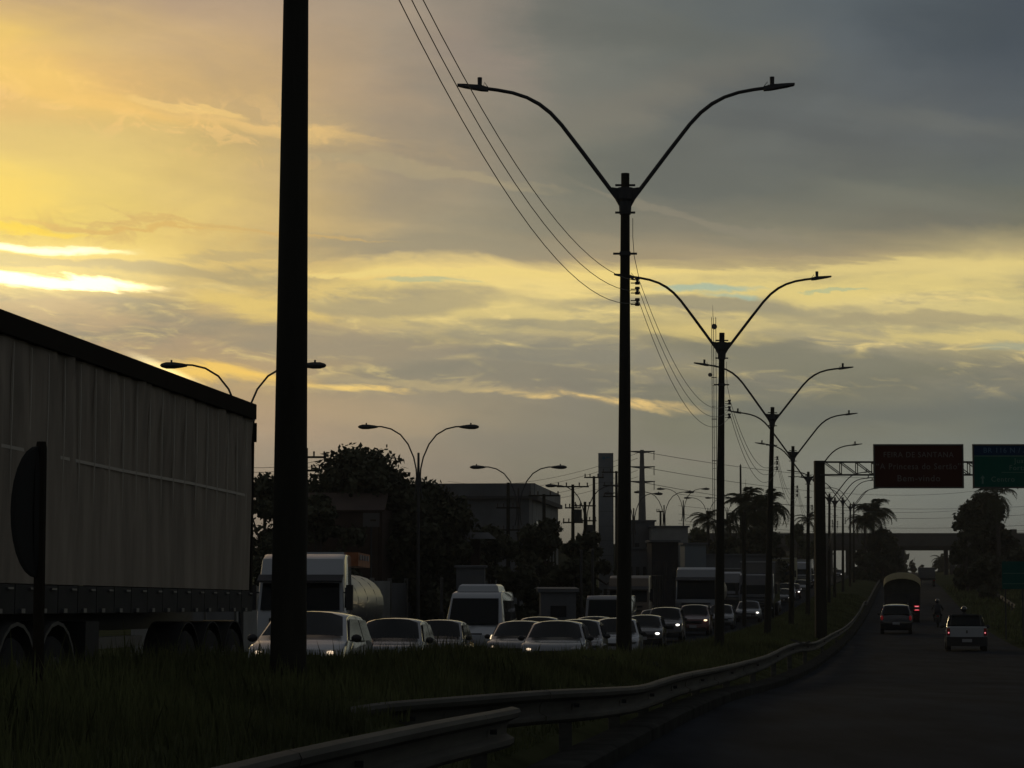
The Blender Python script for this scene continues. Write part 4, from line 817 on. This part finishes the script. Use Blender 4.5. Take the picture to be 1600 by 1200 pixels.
a = at(1583, 921, 122); t_ = thing('road_sign', (a.x, 122, zg(122)+.3), 'small teal green sign on two posts on the right verge', 'road sign'); h0 = a.z-zg(122)-.3
MB().box((.05,0,h0+.75), (1.25,.04,1.45)).build('panel', mat('teal_sign', (.004,.085,.07), .8, spec=.1), t_)
for zz in (.3, .85): MB().box((.05,-.03,h0+zz), (1.15,.02,.025)).build('divider_line', LETG, t_)
text('RETORNO', .16, (.1,-.03,h0+.15), LETG, t_) if 0 else None
for s in (-.4, .5): MB().tube([(s,.05,-.5),(s,.05,h0+1.3)], .04, 6).build('post', STEEL, t_)

# ------------------------------------------------------------------ overpass
DO = 450; ox = at(1450, 870, DO).x; ov = thing('overpass', (ox, DO, zg(DO)), 'long concrete overpass crossing the road in the distance', 'bridge'); zb_ = at(1450,860,DO).z-zg(DO); zt_ = at(1450,833,DO).z-zg(DO)
DKC = mat('dark_concrete', (.07,.068,.062), .9, nscale=.4, namp=.3)
xl = at(1040,870,DO).x-ox; xr = 70
MB().box(((xl+xr)/2,5,(zb_+.9+zt_-1.1)/2+.2), (xr-xl,11,zt_-1.1-zb_-.5)).build('deck', DKC, ov)
for k in range(5): MB().box(((xl+xr)/2,1+2.0*k,zb_+.5), (xr-xl,.6,1.0)).build('girder', DKC, ov)
for yy in (-.4, 10.4):
    MB().box(((xl+xr)/2,yy,zt_-.55), (xr-xl,.25,1.1)).build('parapet', DKC, ov)
for px in (1283, 1300, 1334, 1412, 1490, 1502):
    x = at(px, 870, DO).x-ox
    for yy in (2, 8): MB().tube([(x,yy,-1),(x,yy,zb_+.1)], .45, 12).build('pier', DKC, ov, True)
x = at(1486,870,DO).x-ox; MB().tube([(x,-4,-1),(x,-4,zb_+1)], .12, 8).build('drain_pipe', CONC, ov)
b = MB(); x0 = at(1493,870,DO).x-ox
b.loft([[(x0,y,-1),(x0+2,y,1.0),(x0+9,y,zb_+.8),(x0+200,y,zb_+1.5),(x0+200,y,-1)] for y in (-14,14)]); b.build('abutment_slope', EARTH, ov)
x0 = at(1262,870,DO).x-ox; b = MB(); b.loft([[(x0,y,-1),(x0-3,y,1.0),(x0-10,y,zb_+.8),(x0-60,y,zb_+1.5),(x0-60,y,-1)] for y in (-10,14)]); b.build('abutment_slope', EARTH, ov)
tag(MB().box((at(1584,835,DO-.4).x,DO-.4,at(1584,835,DO).z+.2), (1.1,.5,1.6)).build('parapet_block', DKC), 'small block standing on the overpass parapet at the right', 'block')

# ------------------------------------------------------------------ trees
def tr(px, ytop, d, wpx, label, seed, hb=0, **k):
    t = at(px, ytop, d); return tree((t.x, d, zg(d)), t.z-zg(d), wpx*d/F, label, seed, **k)
tr(560, 708, 128, 300, 'big dark broad tree behind the left post, highest of the roadside trees', 3, nc=130, per=340, leaf=.17, m=LEAF2, base=.1, dense=1.15)
tr(660, 752, 126, 200, 'lower dark tree sloping down right of the biggest tree', 4, nc=90, per=300, m=LEAF2, base=.05, dense=1.1)
tr(415, 735, 122, 130, 'tree between the lorry end and the big left post', 5, nc=34, per=260, m=LEAF2, base=.1)
tr(500, 768, 118, 150, 'shrubby dark tree under the biggest tree near the tanker', 15, nc=40, per=240, m=LEAF2, base=.05)
tr(770, 822, 138, 150, 'dark bushy tree in front of the flat-roofed building, left one', 6, nc=36, per=260, m=LEAF2, base=.05)
tr(850, 812, 142, 150, 'dark bushy tree in front of the flat-roofed building corner', 7, nc=40, per=260, m=LEAF2, base=.05)
tr(925, 826, 146, 110, 'dark bushy tree at the foot of the grey slab', 8, nc=32, per=260, m=LEAF2, base=.05)
tr(895, 838, 130, 90, 'low dark bush left of the tallest lamp post', 18, nc=26, per=240, m=LEAF2, base=.03)
tr(1090, 825, 300, 80, 'small round far tree left of the lamp by the mast', 9, nc=24, per=140, leaf=.3, base=.1)
tr(1065, 828, 300, 40, 'tiny round far tree behind the low buildings', 19, nc=14, per=140, leaf=.3, base=.1)
tr(1140, 838, 240, 110, 'dark thicket beneath the left palms', 10, nc=30, per=200, leaf=.25, m=LEAF2, base=.02)
tr(1190, 812, 250, 80, 'dark thicket beneath the tall palms', 20, nc=40, per=240, leaf=.25, m=LEAF2, base=.02, dense=1.2)
tr(1246, 818, 330, 60, 'far rounded tree left of the gantry post', 21, nc=24, per=160, leaf=.3, base=.1)
tr(1378, 828, 335, 84, 'dense dark tree under the overpass at the median, right of the palms', 22, nc=44, per=260, leaf=.28, m=LEAF2, base=.01)
tr(1352, 866, 330, 50, 'dark bush at the foot of the median palm', 23, nc=20, per=200, leaf=.28, m=LEAF2, base=.01)
tr(1534, 768, 268, 92, 'large dark tree below the green overhead sign at right', 24, nc=100, per=300, leaf=.25, m=LEAF2, base=.03, dense=1.1)
tr(1510, 815, 262, 46, 'lower bush on the left flank of the large right-hand tree', 25, nc=24, per=220, leaf=.25, m=LEAF2, base=.02)
tr(1590, 862, 255, 110, 'dark thicket on the bank at the right edge', 26, nc=30, per=240, leaf=.25, m=LEAF2, base=.02)
tr(1530, 872, 230, 70, 'dark bushes on the right bank beneath the overpass end', 27, nc=24, per=220, leaf=.25, m=LEAF2, base=.02)
tr(1427, 880, 620, 12, 'tiny pointed tree in the overpass opening, left one', 28, nc=10, per=80, leaf=.4, base=.05)
tr(1441, 884, 620, 9, 'tiny pointed tree in the overpass opening beside the first', 29, nc=10, per=80, leaf=.4, base=.05)
tr(1475, 872, 560, 36, 'far tree in the right half of the overpass opening', 30, nc=20, per=120, leaf=.4, base=.05)
def pl(px, ytop, d, fl, label, seed, **k):
    t = at(px, ytop, d); return palm((t.x, d, zg(d)), t.z-zg(d), fl, label, seed, **k)
pl(1168, 790, 255, 3.2, 'tall palm with spear leaf left of the leaning lamp', 1, nf=32, droop=1.2, spear=True)
pl(1197, 794, 262, 3.4, 'broad palm directly behind the leaning lamp', 2, nf=34, droop=1.3)
pl(1180, 800, 250, 2.6, 'full palm in the middle of the left palm clump', 9, nf=34, droop=1.35)
pl(1108, 815, 262, 2.4, 'palm just left of the lamp by the radio mast', 3, nf=22, droop=1.1)
pl(1142, 822, 262, 2.3, 'palm just right of the lamp by the radio mast', 4, nf=22, droop=1.1)
pl(1262, 815, 380, 2.6, 'small far palm left of the gantry post', 5, nf=14)
pl(1363, 806, 335, 4.0, 'large palm on the median right of the gantry post, fronds spread wide', 6, nf=36, droop=1.05)
pl(1352, 818, 330, 3.0, 'lower palm beside the large median palm', 7, nf=24)
pl(1560, 775, 262, 3.6, 'palm with drooping frond right of the large tree under the green sign', 8, nf=16, droop=1.2)
pl(1470, 876, 560, 3.0, 'tiny palm in the overpass opening', 10, nf=12)
def shrub(u, y, h, w, label, seed):
    o = thing('shrub', P(u, y, .3), label, 'shrub'); r = random.Random(seed)
    cl = [((r.random()-.5)*w, (r.random()-.5)*w, h*(.1+.6*r.random()), w*.2) for _ in range(9)]; leaves(cl, 60, .045, seed, LEAF2, o, 'foliage', .35)
    st = MB()
    for c in cl[:5]: st.tube([(0,0,-.1),(c[0]*.6,c[1]*.6,c[2]*.6),(c[0],c[1],c[2])], .01, 4)
    st.build('stem', BARK, o)
shrub(-3.0, 44.5, .45, 1.3, 'weedy dark shrub at the foot of the tallest lamp post', 1)
shrub(-3.2, 21.8, .45, .9, 'low weeds at the foot of the big left post', 2)
shrub(-1.9, 40, .35, .8, 'small dark weed clump in front of the tallest post, right', 3)
shrub(-2.6, 38, .4, .9, 'small dark weed clump in front of the tallest post, left', 4)

# ------------------------------------------------------------------ buildings at the left
WALLG = mat('grey_render', (.12,.125,.13), .9, nscale=.5, namp=.2); WALLL = mat('pale_and_lit_render', (.27,.27,.25), .9, nscale=.5, namp=.25); BROWN = mat('brown_render', (.055,.035,.025), .9, nscale=.6, namp=.3); WIN = mat('window_pane', (.02,.02,.022), .15)
c0 = at(832, 755, 200); c1 = at(872, 772, 236); g0 = zg(200)
bd = thing('flat_roofed_building', (c0.x, 200, g0), 'big grey flat-roofed building with a broad parapet behind the trees', 'building'); Hb = c0.z-g0
dv = Vector((c1.x-c0.x, 36, 0)); dn = Vector((-20, 3.0, 0))
def wallp(o, name, p, q_, z0, z1, t, m):
    p = Vector(p); q_ = Vector(q_); d = q_-p; n = Vector((d.y,-d.x,0)).normalized()*t
    return MB().add([p+Vector((0,0,z0)), q_+Vector((0,0,z0)), q_+n+Vector((0,0,z0)), p+n+Vector((0,0,z0)), p+Vector((0,0,z1)), q_+Vector((0,0,z1)), q_+n+Vector((0,0,z1)), p+n+Vector((0,0,z1))], [(0,3,2,1),(4,5,6,7),(0,1,5,4),(1,2,6,5),(2,3,7,6),(3,0,4,7)]).build(name, m, o)
wallp(bd, 'side_wall', (0,0,0), dv, 0, Hb-1.1, -.3, WALLL); wallp(bd, 'front_wall', dn, (0,0,0), 0, Hb-1.1, -.3, WALLG)  # side wall coloured paler: the light on that face is in the colour
wallp(bd, 'parapet', dn+Vector((0,-.25,0)), (0.2,-.25,0), Hb-1.1, Hb, -.4, WALLG); wallp(bd, 'parapet', (.25,-.25,0), dv+Vector((.25,0,0)), Hb-1.1, Hb-.05, -.4, WALLL)  # side parapet takes the same paler colour for the light on it
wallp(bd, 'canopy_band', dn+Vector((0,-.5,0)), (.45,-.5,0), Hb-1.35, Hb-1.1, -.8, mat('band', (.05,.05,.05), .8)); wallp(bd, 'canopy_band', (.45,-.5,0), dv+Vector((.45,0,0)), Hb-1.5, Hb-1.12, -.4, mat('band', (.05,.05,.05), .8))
MB().add([(0,0,Hb-.9), tuple(dv+Vector((0,0,Hb-.9))), tuple(dv+dn+Vector((0,0,Hb-.9))), tuple(dn+Vector((0,0,Hb-.9)))], [(0,1,2,3)]).build('roof', WALLG, bd)
for k in range(6):
    p = dv*((k+.7)/7); pane = wallp(bd, 'window', p+Vector((.03,0,0)), p+dv*.06+Vector((.03,0,0)), 2.5, Hb-3.2, .05, WIN)
for k in range(5):
    p = dn*((k+.6)/5.6); wallp(bd, 'window', p+dn*.09+Vector((0,-.02,0)), p+Vector((0,-.02,0)), 5.2, 6.4, .05, WIN)
a = at(590, 785, 122); hs = thing('brown_house', (a.x, 122, zg(122)), 'dim brown house below the biggest tree, behind the tanker', 'house'); hz = a.z-zg(122)
wallp(hs, 'wall', (-5,0,0), (0,0,0), 0, hz-.4, .25, BROWN); wallp(hs, 'wall', (0,0,0), (1,7,0), 0, hz-.4, .25, BROWN); MB().add([(-5.4,-.4,hz-.5),(.4,-.4,hz-.5),(.4,3,hz+.5),(-5.4,3,hz+.5),(-5.4,-.4,hz-.4),(.4,-.4,hz-.4),(.4,3,hz+.6),(-5.4,3,hz+.6)], [(0,3,2,1),(4,5,6,7),(0,1,5,4),(1,2,6,5),(2,3,7,6),(3,0,4,7)]).build('roof', BROWN, hs)
for k in range(3): wallp(hs, 'window', (-4.4+k*1.5,-.27,0), (-3.6+k*1.5,-.27,0), 1.6, 2.8, .03, WIN)
a = at(580, 823, 119); sp2 = thing('square_sign', (a.x, 119, zg(119)), 'small pale square sign board at the corner of the brown house', 'sign'); hz = a.z-zg(119)
MB().box((0,0,hz+.35), (.85,.06,.72)).build('panel', mat('pale_board', (.11,.10,.09), .8), sp2); MB().tube([(0,.05,-.2),(0,.05,hz+.6)], .05, 6).build('post', STEEL, sp2)
MB().box((.1,-.04,hz+.33), (.3,.02,.1)).build('mark', BROWN, sp2)
wl = thing('boundary_wall', P(-24, 90), 'long grey panel wall beyond the far carriageway behind the queue', 'wall'); wl.location = (0,0,0)
y = 80; k = 0
while y < 176:
    hh_ = [2.9,2.9,3.1,2.7,3.0][k % 5]; p = P(-24,y); q_ = P(-24,y+3.9); m_ = MB(); d_ = (q_-p); d_.z = 0
    m_.add([p,q_,q_+Vector((.15,0,0)),p+Vector((.15,0,0)),p+Vector((0,0,hh_)),q_+Vector((0,0,hh_)),q_+Vector((.15,0,hh_)),p+Vector((.15,0,hh_))], [(0,3,2,1),(4,5,6,7),(0,1,5,4),(1,2,6,5),(2,3,7,6),(3,0,4,7)]).build('wall_panel', WALLG if k % 3 else WALLL, wl)
    MB().box(P(-23.9,y+3.95,1.55), (.22,.22,3.2)).build('pilaster', CONC, wl); y += 4; k += 1
a = at(743, 832, 127); ks = thing('kiosk', (a.x, 127, zg(127)), 'small kiosk with a flared grey roof among the dark bushes', 'kiosk'); hz = a.z-zg(127)
MB().loft([[(-1.15,-1,hz-.35),(1.15,-1,hz-.35),(1.15,1,hz-.35),(-1.15,1,hz-.35)],[(-.45,-.4,hz),(.7,-.4,hz),(.7,.4,hz),(-.45,.4,hz)]]).build('roof', WALLG, ks); MB().box((0,0,(hz-.4)/2), (.5,.5,hz-.4)).build('column', BROWN, ks)
a = at(735, 887, 115); st_ = thing('small_shed', (a.x, 115, zg(115)), 'small grey flat shed above the white minibus', 'shed'); hz = a.z-zg(115); MB().box((0,2,hz/2), (1.4,4,hz)).build('wall', WALLG, st_); MB().box((0,2,hz+.05), (1.6,4.2,.1)).build('roof', WALLG, st_); MB().box((.2,-.02,1.0), (.7,.06,2.0)).build('door', BROWN, st_)

# grey slab, pylon, low buildings
a = at(946.5, 708, 232); sb = thing('slab_tower', (a.x, 232, zg(232)), 'tall plain grey slab tower just left of the tallest lamp post', 'tower'); hz = a.z-zg(232)
MB().box((0,0,hz/2), (1.5,.6,hz)).build('slab', mat('slab_panel', (.2,.215,.22), .8, nscale=.5, namp=.15), sb)
for k in range(9): MB().box((0,-.31,hz*.1+k*hz*.1), (1.46,.03,.02)).build('panel_joint', BLK, sb)
MB().tube([(-.22,-.33,hz-.5),(-.22,-.36,hz-.5)], .16, 10).build('emblem', mat('blue_emblem', (.05,.16,.22), .6), sb); MB().box((.2,-.33,hz-.45), (.35,.03,.12)).build('emblem_bar', mat('blue_emblem', (0,0,0)), sb)
def build_box(px0, px1, ytop, d, depth, label, m, name='low_building', win=3, door=False):
    a = at(px0, ytop, d); c = at(px1, ytop, d); h = a.z-zg(d); o = thing(name, ((a.x+c.x)/2, d, zg(d)), label, 'building'); w_ = c.x-a.x
    MB().box((0,depth/2,h/2), (w_,depth,h)).build('wall', m, o); MB().box((0,depth/2,h+.08), (w_+.3,depth+.3,.16)).build('roof', WALLG, o)
    for k in range(win): MB().box((-w_/2+w_*(k+.5)/win,-.02,h*.62), (w_/win*.45,.06,h*.22)).build('window', WIN, o)
    return o
build_box(985, 1023, 815, 226, 8, 'dark low building at the foot of the concrete pylon', WALLG, win=2)
build_box(1018, 1075, 824, 222, 9, 'pale grey low building right of the concrete pylon', WALLL, win=4)
build_box(1018, 1060, 847, 175, 6, 'dark container-like block in front of the pale low building', mat('dark_shed', (.02,.02,.022), .8), 'dark_shed', win=3)
build_box(1070, 1103, 851, 186, 5, 'bluish white low shed left of the lamp by the mast', mat('bluish_wall', (.2,.23,.24), .8), 'white_shed', win=0)
build_box(980, 1012, 858, 182, 6, 'grey workshop front behind the lorries, right of the tallest post', WALLG, win=3)
build_box(1085, 1200, 868, 215, 8, 'long low dark warehouse behind the queue beneath the palms', WALLG, win=6)
build_box(845, 900, 925, 112, 6, 'low grey hut with a wide opening behind the centre car', WALLG, 'hut', win=1)
a = at(1003, 703, 230); py_ = thing('concrete_pylon', (a.x, 230, zg(230)), 'tapered concrete power pylon with three pairs of cross-arms', 'power pylon'); hz = a.z-zg(230)
b = MB(); b.tube([(0,0,-.3),(0,0,hz*.45),(0,0,hz)], [.62,.42,.19], 8); b.build('shaft', CONC, py_, True); LH = []
for yp in (706, 730, 753):
    z = at(1003, yp, 230).z-zg(230)
    for s in (-1, 1):
        MB().loft([[(s*.15,-.06,z-.15),(s*.15,.06,z-.15),(s*.15,.06,z+.1),(s*.15,-.06,z+.1)],[(s*1.3,-.04,z+.02),(s*1.3,.04,z+.02),(s*1.3,.04,z+.1),(s*1.3,-.04,z+.1)]]).build('cross_arm', CONC, py_)
        MB().tube([(s*1.2,0,z+.02),(s*1.2,0,z-.8)], .04, 6).build('insulator_string', CERAM, py_)
    LH.append(z+zg(230)-.0)
def cable(a, b, sag, r, label, n=18, g='far power lines crossing the sky'):
    a = Vector(a); b = Vector(b); pts = [a.lerp(b, k/n)-Vector((0,0,sag*4*(k/n)*(1-k/n))) for k in range(n+1)]
    return tag(MB().tube(pts, r, 4).build('power_line', WIRE), label, 'power line', g)
for yl, yr, lb in ((707,735,'uppermost'),(731,762,'middle'),(755,790,'lowest')):
    cable(at(1010, yl, 230), at(1560, yr, 420), 2.0, .03, lb+' power line running right from the pylon behind the lamps')
for yl, yr, lb in ((742,708,'uppermost'),(752,716,'second'),(765,735,'third'),(772,745,'lowest')):
    cable(at(700, yl+10, 330), at(996, yr, 230), 1.5, .022, lb+' faint power line rising right to the slab and pylon')
for yl, yr, lb in ((772,783,'high'),(790,795,'second'),(803,812,'third'),(813,820,'fourth'),(818,822,'lowest')):
    cable(at(1060, yl, 330), at(1720, yr, 330), 1.6, .03, lb+' thin cable crossing the sky above the overpass')
for y1c, lb in ((722,'upper'),(729,'lower')): cable(at(330, y1c+2, 112), at(505, y1c-4, 112), .3, .015, lb+' cable between lorry end and big left post')
def util_pole(px, ytop, d, arms, label, tf=False):
    a = at(px, ytop, d); o = thing('utility_pole', (a.x, d, zg(d)), label, 'utility pole'); h = a.z-zg(d)
    MB().tube([(0,0,-.3),(0,0,h)], [.16,.1], 8).build('pole', POLE, o, True)
    for dz, w_ in arms:
        ar = MB().box((0,-.1,h-dz), (w_,.1,.1)).build('cross_arm', POLE, o)
        for k in (-.45, -.2, .2, .45): MB().tube([(w_*k,-.1,h-dz+.05),(w_*k,-.1,h-dz+.28)], [.04,.05], 6).build('insulator', CERAM, ar)
    if tf: MB().tube([(.35,0,h-2.6),(.35,0,h-1.7)], .28, 12).build('transformer', STEEL, o, True)
    return o
util_pole(895, 757, 158, [(.15,2.2),(1.6,1.1),(2.6,1.4)], 'utility pole with transformer left of the grey slab', True)
util_pole(928, 744, 176, [(.1,1.5)], 'tall plain utility pole touching the grey slab on its left')
util_pole(850, 772, 148, [(.1,2.0)], 'utility pole in front of the flat-roofed building corner')
util_pole(794, 754, 146, [(1.6,1.5),(3.0,1.5)], 'utility pole in front of the flat-roofed building middle')
util_pole(963, 736, 190, [(.1,2.4),(1.2,2.2),(2.1,2.2)], 'utility pole hidden behind the tallest lamp post, arms showing')
util_pole(1032, 798, 232, [(.1,.8)], 'short utility pole right of the pylon foot')
util_pole(914, 784, 170, [(.3,1.6),(1.4,1.7),(2.8,1.3)], 'cluttered short utility pole below the twin-arm lamp', True)
o = util_pole(478, 700, 112, [(.45,2.0),(1.1,1.5)], 'utility pole mostly hidden by the big left post, arm with coiled cable showing')
MB().tube([(.75+.25*math.cos(t*2*PI/14),-.1,o.children[0].dimensions.z-1.0+.55+.25*math.sin(t*2*PI/14)) for t in range(14)], .02, 4).build('cable_coil', WIRE, o)
for px, yt, d, lb in ((1157, 727, 262, 'thin bare mast rising beside the tall palm'), (1162, 800, 150, 'short thick post standing right of the silver-grey lorry cab')):
    a = at(px, yt, d); o = thing('bare_mast', (a.x, d, zg(d)), lb, 'mast'); MB().tube([(0,0,-.3),(0,0,a.z-zg(d))], [.16 if d > 200 else .14, .1 if d > 200 else .12], 8).build('pole', POLE, o, True)
    MB().tube([(0,0,a.z-zg(d)),(0,0,a.z-zg(d)+.15)], .05, 6).build('cap', STEEL, o)
for px, yt, d, lb in ((690, 905, 104, 'left slim steel post before the boundary wall'), (908, 862, 118, 'slim steel post left of the tallest lamp, left of a pair'), (926, 860, 118, 'slim steel post left of the tallest lamp, right of a pair')):
    a = at(px, yt, d); o = thing('slim_post', (a.x, d, zg(d)), lb, 'post'); MB().tube([(0,0,-.3),(0,0,a.z-zg(d))], .07, 8).build('pole', STEEL, o, True); MB().ball((0,0,a.z-zg(d)), .09, 8, 5).build('cap', STEEL, o)
# radio mast
D = 400; a = at(1115, 496, D); o = thing('radio_mast', (a.x, D, zg(D)), 'very thin guyed radio mast with small round antennas rising between two lamps', 'radio mast'); hz = a.z-zg(D); w_ = .36
for s in ((-w_,-.2),(w_,-.2),(0,.4)): MB().tube([(s[0],s[1],0),(s[0],s[1],hz)], .055, 5).build('mast_leg', STEEL, o)
z = 1.0
while z < hz:
    MB().bar((-w_,-.2,z),(w_,-.2,z),.05).build('rung', STEEL, o); MB().bar((-w_,-.2,z),(0,.4,z),.04).build('rung', STEEL, o); z += 3.6
for yp in (590, 655, 720): 
    z = at(1115, yp, D).z-zg(D); MB().box((0,-.2,z), (.95,.12,.14)).build('mast_flange', STEEL, o)
MB().tube([(-.1,0,hz),(-.15,0,hz+2.2)], [.05,.02], 5).build('whip_antenna', STEEL, o)
z = at(1115, 511, D).z-zg(D); MB().tube([(.05,-.7,z),(.05,-.2,z)], [.5,.42], 14).build('dish_antenna', STEEL, o, True)
z = at(1109, 586, D).z-zg(D); MB().tube([(-.72,-.5,z),(-.72,-.2,z)], [.36,.3], 14).build('dish_antenna', STEEL, o, True); MB().bar((-.72,-.2,z),(0,-.2,z),.05).build('dish_bracket', STEEL, o)

# distant tree belt that closes the horizon (reads as one mass)
cl = []
r = random.Random(77)
for i in range(420):
    px = r.uniform(-300, 1900); d = r.uniform(640, 760)
    if 1395 < px < 1505 or 1275 < px < 1350: continue
    q_ = at(px, 870, d); cl.append((q_.x, d, zg(d)+r.uniform(1, 5), r.uniform(4, 7)))
o = leaves(cl, 60, 1.1, 77, LEAF2, None, 'distant_woodland'); tag(o, 'dark distant belt of trees closing the horizon', 'woodland', kind='stuff')

# evening haze: one closed box of thin even air around the place
hzm = bpy.data.materials.new('evening_air'); hzm.use_nodes = True; t = hzm.node_tree; t.nodes.clear()
pv = t.nodes.new('ShaderNodeVolumePrincipled'); pv.inputs['Color'].default_value = (.9,.9,.88,1); pv.inputs['Density'].default_value = .00018; pv.inputs['Anisotropy'].default_value = .3
om = t.nodes.new('ShaderNodeOutputMaterial'); t.links.new(pv.outputs[0], om.inputs['Volume'])
tag(MB().box((0,1500,0), (6400,7200,90)).build('haze', hzm), 'thin evening haze filling the air', 'haze', kind='stuff')
